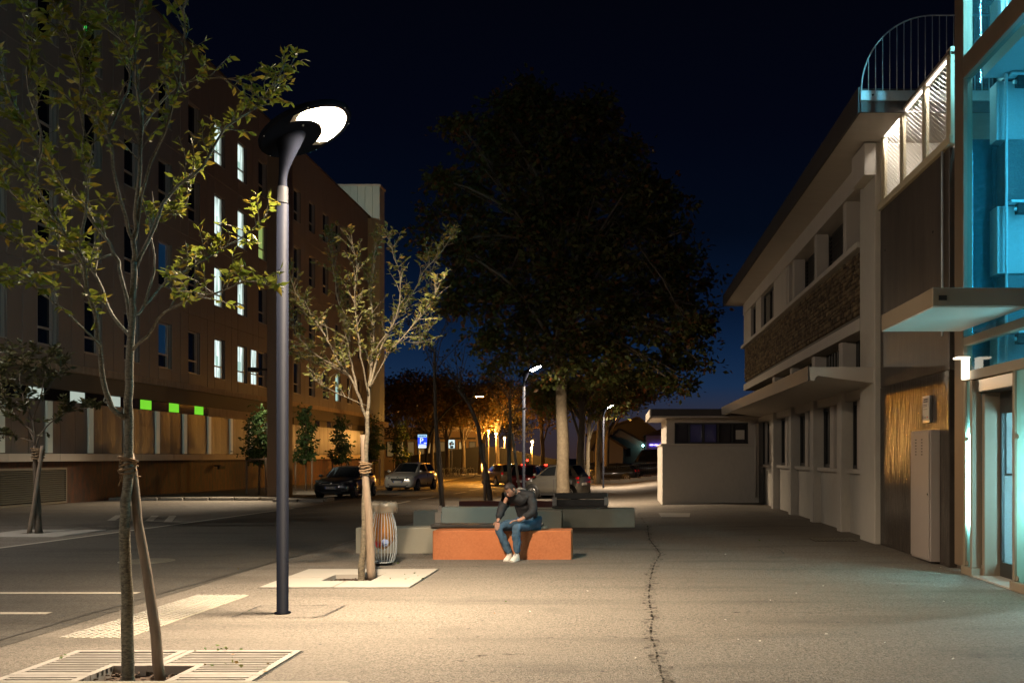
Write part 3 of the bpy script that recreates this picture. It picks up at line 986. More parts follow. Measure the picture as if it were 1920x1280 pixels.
levels = [ZC] + [r_ + 3.03 for r_ in rows[:3]] + [ZT]
ncol = 19
lit = {(8, 0): 'litglass', (9, 0): 'litglass', (9.8, 0): 'litglass'}
litset = {(6, 0), (7, 0), (6, 1), (7, 1), (6, 2), (7, 2), (6, 3), (7, 3)}
for k in range(ncol):
    yc = 32.9 + step * (k - 0)         # window centre
    if yc + 2.2 > Y1 + 1: break
    for r_ in range(4):
        z0, z1 = levels[r_], levels[r_ + 1]
        zb = rows[r_]
        # two cladding panels beside the window
        for (a, b) in ((yc + .66, yc + 1.55), (yc + 1.56, min(yc + step - .67, Y1))):
            if b - a < .2: continue
            me = shared_box(('cladding_panel', round(b - a, 2), round(z1 - z0, 2)), .25, b - a - .012, z1 - z0 - .014, MT['clad'])
            inst('cladding_panel', me, lb, Matrix.Translation(Vector((XL + random.uniform(-.006, .006), a, z0)) - WL[lb.name]))
        for (a, b) in ((z0, zb - .03), (zb + WH + .03, z1 - .014)):
            if b - a > .05:
                me = shared_box(('cladding_panel', 1.3, round(b - a, 2)), .25, 1.31, b - a, MT['clad'])
                inst('cladding_panel', me, lb, Matrix.Translation(Vector((XL, yc - .65, a)) - WL[lb.name]))
        # window
        f = MB()
        wy0, wy1 = yc - .63, yc + .63
        gl1 = wy0 + .93
        x0, x1 = XL - .2, XL - .06
        zs = zb + .62
        for (a, b, c_, d) in ((wy0, wy0 + .06, zb, zb + WH), (gl1, gl1 + .07, zb, zb + WH), (wy1 - .05, wy1, zb, zb + WH), (wy0 + .06, gl1, zb, zb + .06), (wy0 + .06, gl1, zb + WH - .06, zb + WH),
                              (wy0 + .06, gl1, zs, zs + .07)):
            f.box(x0, x1, a, b, c_, d)
        f.box(x0, x0 + .04, gl1 + .07, wy1 - .05, zb, zb + WH)
        f.box(XL - .2, XL + .03, wy0, wy1, zb - .028, zb - .001)
        wd = f.build('window', MT['winframe'], lb)
        key = 'darkglass'
        if (k, r_) in litset: key = 'litglass'
        if (k, r_) in ((8, 2), (8, 1)): key = 'litgreen' if r_ == 2 else 'darkglass'
        if (k, r_) == (13, 0): key = 'litglass2'
        if (k, r_) == (4, 0): key = 'blueglass'
        if (k, r_) == (4, 1): key = 'blueglass'
        MB().box(x0 + .03, x0 + .05, wy0 + .06, gl1, zs + .07, zb + WH - .06).build('upper_pane', MT[key], wd)
        MB().box(x0 + .03, x0 + .05, wy0 + .06, gl1, zb + .06, zs).build('lower_pane', MT[key if key != 'blueglass' else 'darkglass'], wd)
        if key == 'litglass':
            MB().box(x0 + .06, x0 + .075, wy0 + .2 + .3 * random.random(), wy0 + .42 + .3 * random.random(), zs + .1, zs + .45 + .3 * random.random()).build('blind_edge', MT['litglass2'], wd)
        if (k, r_) == (2, 3):
            MB().box(x0 + .06, x0 + .08, wy0 + .12, wy0 + .34, zb + 1.65, zb + 1.85).build('exit_sign', MT['exitgreen'], wd)
# second narrow lit window beside column 7 on the first floor
f = MB()
yy = 32.9 + step * 7 + 1.12
for (a, b, c_, d) in ((yy, yy + .06, 5.97, 8.12), (yy + .86, yy + .93, 5.97, 8.12), (yy + .06, yy + .86, 5.97, 6.03), (yy + .06, yy + .86, 8.06, 8.12), (yy + .06, yy + .86, 6.59, 6.66)):
    f.box(XL, XL + .03, a, b, c_, d)
wd = f.build('window', MT['winframe'], lb)
MB().box(XL + .004, XL + .016, yy + .06, yy + .86, 6.66, 8.06).build('upper_pane', MT['litglass'], wd)
MB().box(XL + .004, XL + .016, yy + .06, yy + .86, 6.03, 6.59).build('lower_pane', MT['litglass'], wd)
MB().box(XL - 16, XL + .04, Y0, Y1, ZT, ZT + .12).build('roof_coping', MT['soffit'], lb)

rfl = MB().cbox(-23.7, -23.3, 73.8, 74.1, 23.15, 23.45, .02).box(-23.55, -23.45, 73.9, 74.0, ZT + .12, 23.15).build('roof_floodlight', MT['black'], lb)
sl_ = bpy.data.lights.new('roof_beam', 'SPOT')
sl_.energy = 420; sl_.color = (.95, 1.0, .88); sl_.spot_size = rad(130); sl_.spot_blend = .6; sl_.shadow_soft_size = .08
so_ = bpy.data.objects.new('roof_beam', sl_); COL.objects.link(so_); so_.parent = rfl
so_.location = Vector((-23.5, 74.15, 23.3)) - WL[lb.name]
so_.rotation_euler = (rad(95), 0, 0)
# pale tower at the end of the block
tw = T('stair_tower', 'taller pale green clad tower rising behind the end of the brown block', 'tower', (-25.6, 86.5, -.5))
MB().box(-30.5, -21.45, 83.15, 84.7, -1, 25.6).build('wall_core', MT['cladgap'], tw)
x = -30.4
while x < -21.5:
    for (a, b) in ((4.8, 12.3), (12.33, 21.2), (21.23, 25.7)):
        MB().cbox(x, x + .64, 82.95, 83.15, a, b, .012).build('cladding_panel', MT['towerclad'], tw)
    x += .655
for k in range(2):
    MB().cbox(-21.45, -21.26, 83.16 + k * .8, 83.16 + k * .8 + .78, 4.8, 25.7, .012).build('cladding_panel', MT['towerclad'], tw)
MB().box(-30.6, -21.15, 82.9, 84.8, 25.7, 25.85).build('roof_coping', MT['strip'], tw)
MB().box(-30.5, -20.9, 82.86, 84.8, 4.3, 4.78).build('cornice', MT['ledge'], tw)
MB().box(-30.5, -21.3, 82.87, 84.8, -1.2, 4.3).build('base_wall', MT['soffit'], tw)

# brown square pylon on the kerb nose
px_, py_ = -15.0, 41.4
pyl = T('pylon', 'tall square brown steel pylon standing behind the foreground lamp post', 'pylon', (px_, py_, g(px_, py_)))
MB().cbox(px_ - .45, px_ + .40, py_ - .4, py_ + .4, -.2, 15.1, .02).build('shaft', MT['pylon'], pyl)
MB().cbox(px_ - .5, px_ + .45, py_ - .45, py_ + .45, 15.1, 15.25, .02).build('cap', MT['pylon'], pyl)
fl = MB().box(px_ - 1.1, px_ - .45, py_ - .06, py_ + .06, 5.5, 5.58).cbox(px_ - 1.35, px_ - 1.0, py_ - .3, py_ + .3, 5.44, 5.62, .02).build('floodlight', MT['black'], pyl)
MB().box(px_ - 1.31, px_ - 1.04, py_ - .26, py_ + .26, 5.425, 5.438).build('lens', MT['canopyu'], fl)
sl_ = bpy.data.lights.new('flood_beam', 'SPOT')
sl_.energy = 3800; sl_.color = (1.0, .80, .56); sl_.spot_size = rad(84); sl_.spot_blend = .8; sl_.shadow_soft_size = .1
so_ = bpy.data.objects.new('flood_beam', sl_); COL.objects.link(so_); so_.parent = fl
so_.location = Vector((px_ - 1.18, py_ - .0, 5.40)) - WL[pyl.name]
so_.rotation_euler = (rad(-36), rad(12), 0)
s2_ = bpy.data.lights.new('added_back_beam', 'SPOT')  # second beam, added to brighten the fronts of the parked cars
s2_.energy = 3000; s2_.color = (1.0, .84, .62); s2_.spot_size = rad(80); s2_.spot_blend = .9; s2_.shadow_soft_size = .1
so_ = bpy.data.objects.new('added_back_beam', s2_); COL.objects.link(so_); so_.parent = fl
so_.location = Vector((px_ - 1.18, py_ + .1, 5.40)) - WL[pyl.name]
so_.rotation_euler = (rad(62), 0, rad(-17))
hp = T('hoop_rail', 'pale curved hoop rail beside the brown pylon', 'hoop', (px_ - .7, py_ - .2, g(px_, py_) + .12))
MB().tube([(px_ - .45 + .35 * math.cos(a), py_ + .7, g(px_, py_) + .12 + .35 + .45 * math.sin(a)) for a in [math.pi * i / 10 for i in range(11)]], .035, 8).build('hoop', MT['cream'], hp)
for q in (-.35, .35):
    MB().tube([(px_ - .45 + q, py_ + .7, g(px_, py_)), (px_ - .45 + q, py_ + .7, g(px_, py_) + .47)], .035, 8).build('leg', MT['cream'], hp)
# ------------------------------------------------------------------ white two-storey building on the right
XR = 5.0
rb = T('school_building', 'two-storey white rendered building with a stone band and a long thin canopy', 'building', (8.0, 28.0, 0))
YN, YF = 18.04, 37.3
MB().box(5.45, 12, YN + .3, YF, 0, 7.7).build('wall_core', MT['black'], rb)
# end pier, full height, and the end wall behind it
MB().cbox(4.95, 5.5, YN, 19.15, 0, 7.75, .012).build('pier', MT['white2'], rb)
MB().box(5.5, 12, YN + .01, YN + .3, 0, 7.75).build('end_wall', MT['white'], rb)
MB().cbox(4.72, 4.948, YN - .1, 18.9, 7.1, 7.72, .01).build('corbel', MT['white'], rb)
# ground floor: plinth panels, piers, sills, windows with white mullions
edges = [(19.15, 21.0), (21.4, 24.0), (24.4, 27.1), (27.5, 30.2), (30.6, 34.15)]
for (a, b) in ((21.0, 21.4), (24.0, 24.4), (27.1, 27.5), (30.2, 30.6)):
    MB().cbox(5.0, 5.45, a, b, -.02, 3.14, .012).build('pier', MT['white2'], rb)
    MB().cbox(5.04, 5.45, a + .02, b - .02, 3.44, 4.27, .012).build('clerestory_pier', MT['white'], rb)
MB().box(5.1, 5.45, 19.15, 34.15, 2.92, 3.14).build('lintel', MT['white'], rb)
for i, (a, b) in enumerate(edges):
    MB().box(5.2, 5.44, a, b, 0, 1.32).build('infill_panel', MT['white2'], rb)
    MB().cbox(5.1, 5.44, a + .003, b - .003, 1.322, 1.42, .01).build('sill', MT['white'], rb)
    mid = (a + b) / 2
    if i == 4:
        wins = ((a + .1, a + 1.0), (a + 1.5, a + 2.4))
    else:
        wins = ((a + .05, mid - .2), (mid + .2, b - .05))
    MB().box(5.18, 5.44, wins[0][1], wins[1][0], 1.42, 2.92).build('mullion_pier', MT['white'], rb)
    if i == 4:
        MB().box(5.18, 5.44, wins[1][1], b, 1.42, 2.92).build('mullion_pier', MT['white'], rb)
    for (p, q) in wins:
        f = MB()
        for (y0, y1, z0, z1) in ((p, p + .06, 1.42, 2.92), (q - .06, q, 1.42, 2.92), (p + .06, q - .06, 1.42, 1.5), (p + .06, q - .06, 2.84, 2.92), ((p + q) / 2 - .03, (p + q) / 2 + .03, 1.5, 2.84)):
            f.box(5.26, 5.36, y0, y1, z0, z1)
        wd = f.build('window', MT['frame'], rb)
        MB().box(5.31, 5.325, p + .06, (p + q) / 2 - .03, 1.5, 2.84).build('pane', MT['darkglass'], wd)
        MB().box(5.31, 5.325, (p + q) / 2 + .03, q - .06, 1.5, 2.84).build('pane', MT['darkglass'], wd)
        MB().box(5.28, 5.30, p + .1, p + .24, 1.5, 2.84).build('curtain', MT['blind'], wd)
# thin canopy, its tip hooked down
prof = [(3.70, 3.43), (3.72, 3.17), (3.80, 3.165), (3.83, 3.24), (3.88, 3.265), (3.95, 3.25), (4.4, 3.19), (4.94, 3.12), (5.18, 3.12), (5.18, 3.43)]
MB().prism(prof, 18.12, 33.4, 'y').build('canopy', MT['white'], rb, fix=True)
MB().box(3.675, 3.698, 18.12, 33.4, 3.16, 3.45).build('canopy_edge', MT['eave'], rb)
# clerestory strip with roller shutters, lintel beam, dark gap
for (a, b) in edges:
    wd = MB().box(5.34, 5.44, a, b, 3.44, 4.27).build('clerestory_window', MT['darkglass'], rb)
    for k in range(int((b - a) / .3)):
        MB().box(5.32, 5.34, a + .05 + k * .3, a + .09 + k * .3, 3.45, 4.26).build('mullion', MT['frame'], wd)
MB().box(4.94, 5.45, 19.15, 36.9, 4.28, 4.53).build('lintel_beam', MT['white'], rb)
MB().box(5.06, 5.45, 19.15, 36.9, 4.53, 4.65).build('shadow_gap', MT['eave'], rb)
sb = MB().box(5.06, 5.45, 19.15, 37.3, 4.65, 5.98).build('stone_band', MT['mortar'], rb)
# rubble stones, each set in the band
svar = []
for k in range(9):
    t = MB()
    hw_, hh = .17, .085
    n = 7
    ring = []
    for i in range(n):
        a = 2 * math.pi * i / n + random.uniform(-.2, .2)
        cx_, cz_ = math.cos(a), math.sin(a)
        s_ = 1 / max(abs(cx_), abs(cz_)) ** .75
        ring.append((cx_ * s_ * .5 * random.uniform(.86, 1.0), cz_ * s_ * .5 * random.uniform(.86, 1.0)))
    vs_ = [(.03, p[0], p[1]) for p in ring] + [(-.04, p[0] * .93, p[1] * .9) for p in ring] + [(-.055, random.uniform(-.1, .1), random.uniform(-.1, .1))]
    fs_ = [(i, (i + 1) % n, n + (i + 1) % n, n + i) for i in range(n)] + [(n + i, n + (i + 1) % n, 2 * n) for i in range(n)]
    me = bpy.data.meshes.new('stone'); me.from_pydata(vs_, [], fs_)
    me.materials.append((MT['stone'], MT['stone2'], MT['stone3'])[k % 3] if k < 8 else MT['stone'])
    svar.append((me, vs_, fs_))
spots = []
z = 4.67
while z < 5.94:
    h = random.uniform(.075, .14)
    h = min(h, 5.97 - z)
    if h < .06: break
    y = 19.17
    while y < 37.2:
        l = random.uniform(.10, .27)
        l = min(l, 37.28 - y)
        if l > .08:
            spots.append((y + l / 2, z + h / 2, l, h, random.randrange(9)))
        y += l
    z += h
spots.sort(key=lambda s_: s_[0])
far_m = MB()
for i, (y, z, l, h, k) in enumerate(spots):
    M4 = Matrix.Translation(Vector((5.055, y, z)) - WL[rb.name]) @ Matrix.Rotation(random.uniform(-.06, .06), 4, 'X') @ Matrix.Diagonal((random.uniform(.5, 1.0), l * 1.03, h * 1.06, 1))
    if i < 299:
        o = bpy.data.objects.new('stone', svar[k][0]); COL.objects.link(o); o.parent = sb
        o.matrix_local = M4
    else:
        far_m.add([M4 @ Vector(p) + WL[rb.name] for p in svar[k][1]], svar[k][2], k % 3 if k < 8 else 0)
far_m.build('rubble_stones', [MT['stone'], MT['stone2'], MT['stone3']], sb, kind='stuff')
WL[sb.name] = WL[rb.name]
MB().cbox(4.88, 5.45, 19.153, 37.3, 5.982, 6.10, .012).build('sill', MT['white'], rb)
# upper floor: piers, louvred openings, solid wall
for (a, b) in ((20.54, 20.8), (23.6, 23.84), (26.6, 26.84)):
    MB().cbox(5.0, 5.32, a, b, 6.10, 7.31, .012).build('pier', MT['white'], rb)
for (a, b) in ((27.4, 27.62), (27.78, 30.1), (32.8, 34.05), (35.3, 37.3)):
    MB().box(5.0, 5.45, a, b, 6.10, 7.31).build('upper_wall', MT['white'], rb)
MB().box(5.05, 5.45, 27.62, 27.78, 6.10, 7.31).build('wall_reveal', MT['white2'], rb)
for (a, b) in ((19.15, 20.54), (20.8, 23.6), (23.84, 26.6), (26.84, 27.4)):
    wd = MB().box(5.40, 5.44, a, b, 6.10, 7.31).build('shuttered_opening', MT['frame'], rb)
    for k in range(11):
        z = 6.14 + k * .106
        MB().add([(5.34, a, z), (5.40, a, z + .05), (5.40, b, z + .05), (5.34, b, z), (5.34, a, z + .02), (5.40, a, z + .07), (5.40, b, z + .07), (5.34, b, z + .02)],
                 [(0, 3, 2, 1), (4, 5, 6, 7), (0, 1, 5, 4), (1, 2, 6, 5), (2, 3, 7, 6), (3, 0, 4, 7)]).build('slat', MT['blind'], wd)
for (a, b) in ((30.1, 32.8), (34.05, 35.3)):
    f = MB()
    mid = (a + b) / 2
    for (y0, y1, z0, z1) in ((a, a + .07, 6.1, 7.31), (b - .07, b, 6.1, 7.31), (a + .07, b - .07, 6.1, 6.18), (a + .07, b - .07, 7.23, 7.31), (mid - .05, mid + .05, 6.18, 7.23)):
        f.box(5.1, 5.2, y0, y1, z0, z1)
    wd = f.build('window', MT['frame'], rb)
    for (p, q) in ((a + .07, mid - .05), (mid + .05, b - .07)):
        MB().box(5.17, 5.19, p, q, 6.18, 7.23).build('pane', MT['darkglass'], wd)
        MB().box(5.13, 5.15, p + .08, q - .25, 6.18, 7.23).build('blind', MT['blind'], wd)
MB().box(4.97, 5.45, 19.15, 37.3, 7.31, 7.75).build('wall_beam', MT['white'], rb)
# eaves
MB().box(4.25, 12, 16.42, 37.7, 7.752, 7.80).build('soffit', MT['white'], rb)
rf = MB().box(4.25, 12, 16.42, 37.7, 7.802, 8.16).build('roof', MT['eave'], rb)
MB().box(4.21, 4.248, 16.40, 37.72, 7.73, 8.18).build('fascia', MT['eave'], rb)
MB().box(4.25, 12, 16.37, 16.417, 7.73, 7.92).build('end_fascia', MT['eave'], rb)

# roof railing with the quarter-round end
rr = T('roof_railing', 'galvanised roof railing with a rounded end above the white eaves', 'railing', (5.4, 16.45, 8.0))
MB().cbox(4.24, 6.6, 16.35, 16.41, 7.93, 8.10, .004).build('base_plate', MT['galv'], rr)
for bx in (4.45, 5.6):
    MB().tube([(bx, 16.33, 8.02), (bx, 16.352, 8.02)], .018, 8).build('bolt', MT['black'], rr)
topz = 9.43
def rail_top(x):
    x0, rx, rz = 4.26, 1.30, topz - 8.10
    if x >= x0 + rx: return topz
    t = (x0 + rx - x) / rx
    return 8.10 + rz * math.sqrt(max(0, 1 - t ** 2.1))
rail = [(4.26, 16.38, 8.10)]
for i in range(1, 25):
    a = i / 24
    x = 4.26 + 1.30 * (a ** 1.9)
    rail.append((x, 16.38, rail_top(x)))
rail.append((6.6, 16.38, topz))
MB().tube(rail, .013, 8).build('handrail', MT['galv'], rr)
x = 4.26 + .125
while x < 6.6:
    MB().tube([(x, 16.38, 8.09), (x, 16.38, rail_top(x))], .0085, 6).build('baluster', MT['galv'], rr)
    x += .1245

# ------------------------------------------------------------------ low annex at the far end
an = T('low_annex', 'low flat-roofed white annex with a dark strip of windows jutting from the white building', 'annex', (3.5, 36.5, 0))
MB().cbox(1.60, 5.19, 34.15, 38.5, -.35, 2.08, .012).build('wall', MT['white2'], an)
MB().box(1.602, 4.5, 34.135, 34.149, -.3, .22).build('skirting', MT['white2'], an)
MB().cbox(1.55, 5.19, 34.10, 38.55, 2.082, 2.16, .01).build('sill', MT['white'], an)
MB().box(1.75, 2.05, 34.2, 38.4, 2.161, 3.09).build('corner_pier', MT['white'], an)
MB().box(4.75, 5.19, 34.2, 38.4, 2.161, 3.09).build('corner_pier', MT['white'], an)
MB().box(2.05, 4.75, 34.2, 34.6, 2.93, 3.09).build('lintel', MT['white'], an)
MB().box(2.05, 4.75, 34.62, 38.4, 2.161, 3.09).build('room_core', MT['black'], an)
f = MB()
f.box(2.05, 4.75, 34.24, 34.34, 2.161, 2.22).box(2.05, 4.75, 34.24, 34.34, 2.87, 2.93)
for k in range(6):
    x = 2.05 + k * .53
    f.box(x - (.0 if k == 0 else .03), x + .04, 34.24, 34.34, 2.22, 2.87)
wd = f.build('window_strip', MT['frame'], an)
for k in range(5):
    x = 2.05 + k * .53
    MB().box(x + .04, x + .50, 34.29, 34.31, 2.22, 2.87).build('pane', glass_mat('annex_glass', (.75, .75, .8), 1.0) if k == 0 else bpy.data.materials['annex_glass'], wd)
    MB().box(x + .06, x + .48, 34.36, 34.37, 2.22, 2.87).build('curtain', MT['curtain'] if k in (1, 2) else MT['blind'], wd)
MB().box(4.3, 4.62, 34.275, 34.285, 2.32, 2.66).build('paper', MT['paper'], wd)
MB().box(1.20, 5.19, 33.55, 38.9, 3.092, 3.15).build('soffit', MT['white'], an)
MB().box(1.17, 4.0, 33.5, 38.95, 3.151, 3.40).build('roof', MT['eave'], an)
MB().box(4.002, 5.45, 33.41, 38.95, 3.151, 3.40).build('roof', MT['eave'], an)
MB().box(1.12, 1.168, 33.49, 38.96, 3.10, 3.40).build('end_fascia', MT['white'], an)
MB().cbox(1.76, 1.8, 35.0, 36.6, 2.25, 2.85, .005).build('side_window', MT['darkglass'], an)
MB().tube([(5.0, 34.08, .2), (5.0, 34.08, 2.9)], .035, 8).build('downpipe', MT['white2'], an)
dd = MB().box(5.10, 5.16, 33.0, 33.95, 0, 2.9).build('door', MT['frame'], an)

# ------------------------------------------------------------------ concrete wall, balcony and its balustrade
cw = T('concrete_wall', 'tall bare varnished concrete wall under the lit balcony', 'wall', (5.2, 16.1, 0))
MB().cbox(5.05, 5.35, 14.27, 18.02, 0, 3.02, .01).build('lower_lift', MT['conc'], cw)
MB().cbox(5.052, 5.35, 14.27, 18.02, 3.023, 6.42, .01).build('upper_lift', MT['concm'], cw)
MB().box(5.17, 5.6, 13.92, 14.262, 0, 6.42).build('end_return', MT['concm'], cw)
MB().box(5.352, 8.5, 14.3, 18.02, 6.2, 6.42).build('balcony_floor', MT['concm'], cw)
for (y, z) in ((17.6, .5), (17.6, 2.2), (15.9, .6), (16.9, 2.15), (15.0, 5.3), (17.7, 5.6), (17.7, 4.4)):
    MB().tube([(5.046, y, z), (5.051, y, z)], .022, 8).build('tie_hole', MT['black'], cw)
MB().tube([(5.0, 14.42, 3.55), (5.0, 14.42, 6.4)], .02, 8).build('conduit', MT['galv'], cw)

bl = T('balcony_balustrade', 'cream steel balcony balustrade with wire net and glowing handrail above the concrete wall', 'balustrade', (5.05, 16.1, 6.42))
MB().cbox(5.0, 5.12, 14.12, 18.03, 6.43, 6.56, .006).build('bottom_rail', MT['cream'], bl)
MB().cbox(4.98, 5.12, 14.12, 18.05, 7.77, 7.83, .006).build('handrail', MT['bronze'], bl)
for (y0, y1) in ((14.12, 14.30), (15.32, 15.44), (16.55, 16.68), (17.72, 17.86)):
    MB().cbox(5.02, 5.10, y0, y1, 6.56, 7.765 if y0 > 14.2 else 7.90, .006).build('post', MT['cream'], bl)
for (a, b) in ((14.34, 15.26), (15.5, 16.45), (16.75, 17.68)):
    MB().box(5.03, 5.06, a, b, 7.748, 7.768).build('light_strip', MT['led'], bl)
    la_ = bpy.data.lights.new('rail_light', 'AREA'); la_.shape = 'RECTANGLE'; la_.size, la_.size_y = .02, b - a
    la_.energy = 26.0; la_.color = (1.0, .93, .84)
    lo_ = bpy.data.objects.new('rail_light', la_); COL.objects.link(lo_); lo_.parent = bl
    lo_.location = Vector((5.075, (a + b) / 2, 7.742)) - WL[bl.name]
    lo_.rotation_euler = (0, rad(-38), 0)
nt_ = MB()
za, zb, ya, yb = 6.56, 7.73, 14.3, 18.02
d = .062
def clipline(y, z, dy, dz):
    pts_ = []
    ts = []
    for lim, p, dd_ in ((ya, y, dy), (yb, y, dy), (za, z, dz), (zb, z, dz)):
        t = (lim - p) / dd_
        yy, zz = y + dy * t, z + dz * t
        if ya - 1e-6 <= yy <= yb + 1e-6 and za - 1e-6 <= zz <= zb + 1e-6: ts.append(t)
    if len(ts) >= 2 and max(ts) - min(ts) > .02:
        return (y + dy * min(ts), z + dz * min(ts)), (y + dy * max(ts), z + dz * max(ts))
for s_ in (1, -1):
    k = -40
    while k < 120:
        r_ = clipline(ya + k * d * 1.9, za, .55, s_ * .35)
        if s_ < 0: r_ = clipline(ya + k * d * 1.9, zb, .55, -.35)
        if r_:
            (p0, q0), (p1, q1) = r_
            nt_.tube([(5.045 + s_ * .003, p0, q0), (5.045 + s_ * .003, p1, q1)], .0034, 3, cap=False)
        k += 1
nt_.build('wire_net', MT['mesh'], bl, kind='stuff')

# ------------------------------------------------------------------ wall cabinet and notice
cb = T('wall_cabinet', 'flat rose-grey metal service cabinet against the concrete wall', 'cabinet', (5.0, 15.3, 0))
MB().cbox(4.90, 5.048, 14.66, 15.62, .04, 2.12, .006).build('housing', MT['cabinet'], cb)
dr = MB().cbox(4.88, 4.898, 14.70, 15.60, .07, 2.10, .004).build('door', MT['cabinet'], cb)
for c_ in (15.02, 15.32):
    for k in range(6):
        MB().box(4.874, 4.8805, c_ - .028, c_ + .028, 1.72 + k * .048, 1.735 + k * .048).build('vent_slot', MT['black'], dr)
MB().tube([(4.87, 14.74, 1.1), (4.88, 14.74, 1.1)], .015, 8).build('lock', MT['black'], dr)
nb = T('notice_board', 'small framed printed notice above the service cabinet', 'notice', (5.0, 15.2, 2.2))
MB().cbox(5.0, 5.048, 15.02, 15.36, 2.24, 2.68, .004).build('frame', MT['steel'], nb)
pp = MB().box(4.994, 4.999, 15.04, 15.34, 2.28, 2.66).build('paper', MT['paper'], nb)
for (y0, y1, z0, z1, m_) in ((15.08, 15.28, 2.61, 2.635, 'ink'), (15.09, 15.29, 2.575, 2.595, 'ink'), (15.12, 15.3, 2.53, 2.54, 'ink'), (15.12, 15.3, 2.505, 2.515, 'ink'), (15.1, 15.3, 2.46, 2.467, 'ink'),
                             (15.29, 15.32, 2.31, 2.36, 'ink'), (15.19, 15.23, 2.315, 2.345, 'ink'), (15.07, 15.13, 2.32, 2.345, 'redink')):
    MB().box(4.991, 4.9935, y0, y1, z0, z1).build('printed_line', MT[m_], pp)

# ------------------------------------------------------------------ glazed lift tower
gt = T('lift_tower', 'glazed lift tower glowing cyan beside the concrete wall', 'tower', (6.5, 12.0, 0))
ZTOP = 11.5
YA, YB = 9.2, 13.9
fr = MB().cbox(5.0, 5.14, 13.55, 13.9, .10, ZTOP, .008).build('corner_post', MT['bronze'], gt)
MB().cbox(5.01, 5.13, 9.2, 9.4, .12, ZTOP, .008).build('corner_post', MT['bronze'], gt)
MB().cbox(5.0, 5.14, 9.4, 13.548, 7.18, 7.5, .008).build('transom', MT['bronze'], gt)
MB().cbox(5.0, 5.14, 9.4, 13.548, 2.78, 2.92, .008).build('transom', MT['canopyb'], gt)
MB().cbox(5.0, 5.14, 9.4, 13.548, 3.3, 3.42, .008).build('transom', MT['canopyb'], gt)
# glass sheets
for (z0, z1) in ((2.925, 3.295), (3.425, 7.175), (7.505, ZTOP)):
    MB().box(5.06, 5.072, 9.4, 13.547, z0, z1).build('glass_pane', MT['glass'], gt)
for (z0, z1) in ((.1, 3.4), (3.42, 7.2), (7.22, ZTOP)):
    MB().box(5.145, 8.2, 13.86, 13.872, z0, z1).build('glass_pane', MT['glass'], gt)
MB().tube([(5.575, 13.42, 2.95), (5.575, 13.42, ZTOP)], .022, 10).build('riser_pipe', MT['galv'], gt)
MB().box(5.3, 8.2, 9.2, 13.58, 7.2, 7.36).build('floor_slab', MT['shaft'], gt)
# shaft wall of smooth concrete facing the glass, in offset lifts, with steel ledges and clamps
zs_ = [0, 1.45, 2.9, 3.5, 4.35, 5.36, 6.3, 7.18, 7.72, 8.4, 9.3, 10.4, ZTOP]
for k in range(len(zs_) - 1):
    dy = (.0, .09, .03, .10, .02, .08)[k % 6]
    MB().cbox(5.50 + (.10 if k % 2 else 0), 8.2, 13.58 - dy, 13.84, zs_[k], zs_[k + 1] - .03, .008).build('shaft_panel', MT['shaftd' if k in (3, 5, 7, 9) else 'shaft'], gt)
    MB().cbox(8.2, 8.42, 9.2, 13.9, zs_[k], zs_[k + 1] - .012, .006).build('shaft_panel', MT['shaft'], gt)
for z in (3.46, 5.32, 7.14, 7.68, 8.34):
    MB().cbox(5.60, 6.3, 13.30, 13.46, z, z + .035, .004).build('steel_ledge', MT['galv'], gt)
    MB().cbox(5.70, 5.86, 13.32, 13.44, z - .15, z - .003, .006).build('clamp', MT['black'], gt)
    MB().tube([(5.66, 13.38, z - .08), (5.70, 13.38, z - .08)], .03, 10).build('clamp_bolt', MT['galv'], gt)
MB().box(5.55, 8.2, 13.842, 13.855, 0, ZTOP).build('joint_backing', MT['black'], gt)
MB().box(5.0, 8.42, 9.0, 9.19, 0, ZTOP).build('rear_wall', MT['shaft'], gt)
MB().box(5.0, 8.42, 9.0, 13.9, ZTOP + .002, ZTOP + .15).build('roof', MT['galv'], gt)
# light tubes inside
for (x, y, z0, z1, m_) in ((5.66, 12.75, 3.6, 6.6, 'tube'), (6.3, 12.5, 3.55, 6.9, 'tube'), (6.0, 12.3, 7.7, 11.2, 'tubetop')):
    MB().tube([(x, y, z0), (x, y, z1)], .022, 10).build('light_tube', MT[m_], gt)
# entrance: frosted side lights, header, jamb, glazed door
def sidelight(y0, y1, ty):
    MB().cbox(4.98, 5.3, y0 - .04, y1 + .04, .0, .12, .008).build('plinth', MT['canopyb'], gt)
    f = MB()
    f.cbox(5.0, 5.12, y0, y0 + .07, .121, 2.779, .006).cbox(5.0, 5.12, y1 - .07, y1, .121, 2.779, .006)
    f = f.build('sidelight', MT['canopyb'], gt)
    MB().box(5.03, 5.05, y0 + .06, y1 - .06, .112, 2.788).build('frosted_pane', MT['frosted'], f)
    for z in (.16, 1.95):
        MB().tube([(5.015, y1 - .10, z), (5.03, y1 - .10, z)], .035, 10).build('clamp', MT['canopyb'], f)
    MB().tube([(5.085, ty, .72), (5.085, ty, 2.02)], .024, 10).build('light_tube', MT['tubew'], f)
    MB().box(5.115, 5.139, y0 + .003, y1 - .003, .115, 2.785).build('backing', MT['canopyb'], f)
sidelight(13.22, 13.549, 13.43)
sidelight(10.6, 11.86, 11.2)
MB().cbox(5.141, 5.405, 13.118, 13.219, .0, 2.6, .006).build('door_jamb', MT['canopyb'], gt)
MB().cbox(5.05, 5.62, 11.86, 13.219, 2.601, 2.776, .006).build('door_header', MT['steel'], gt)
MB().box(5.0, 5.7, 11.86, 13.20, -.01, .02).build('threshold', MT['slab'], gt)
dr = MB()
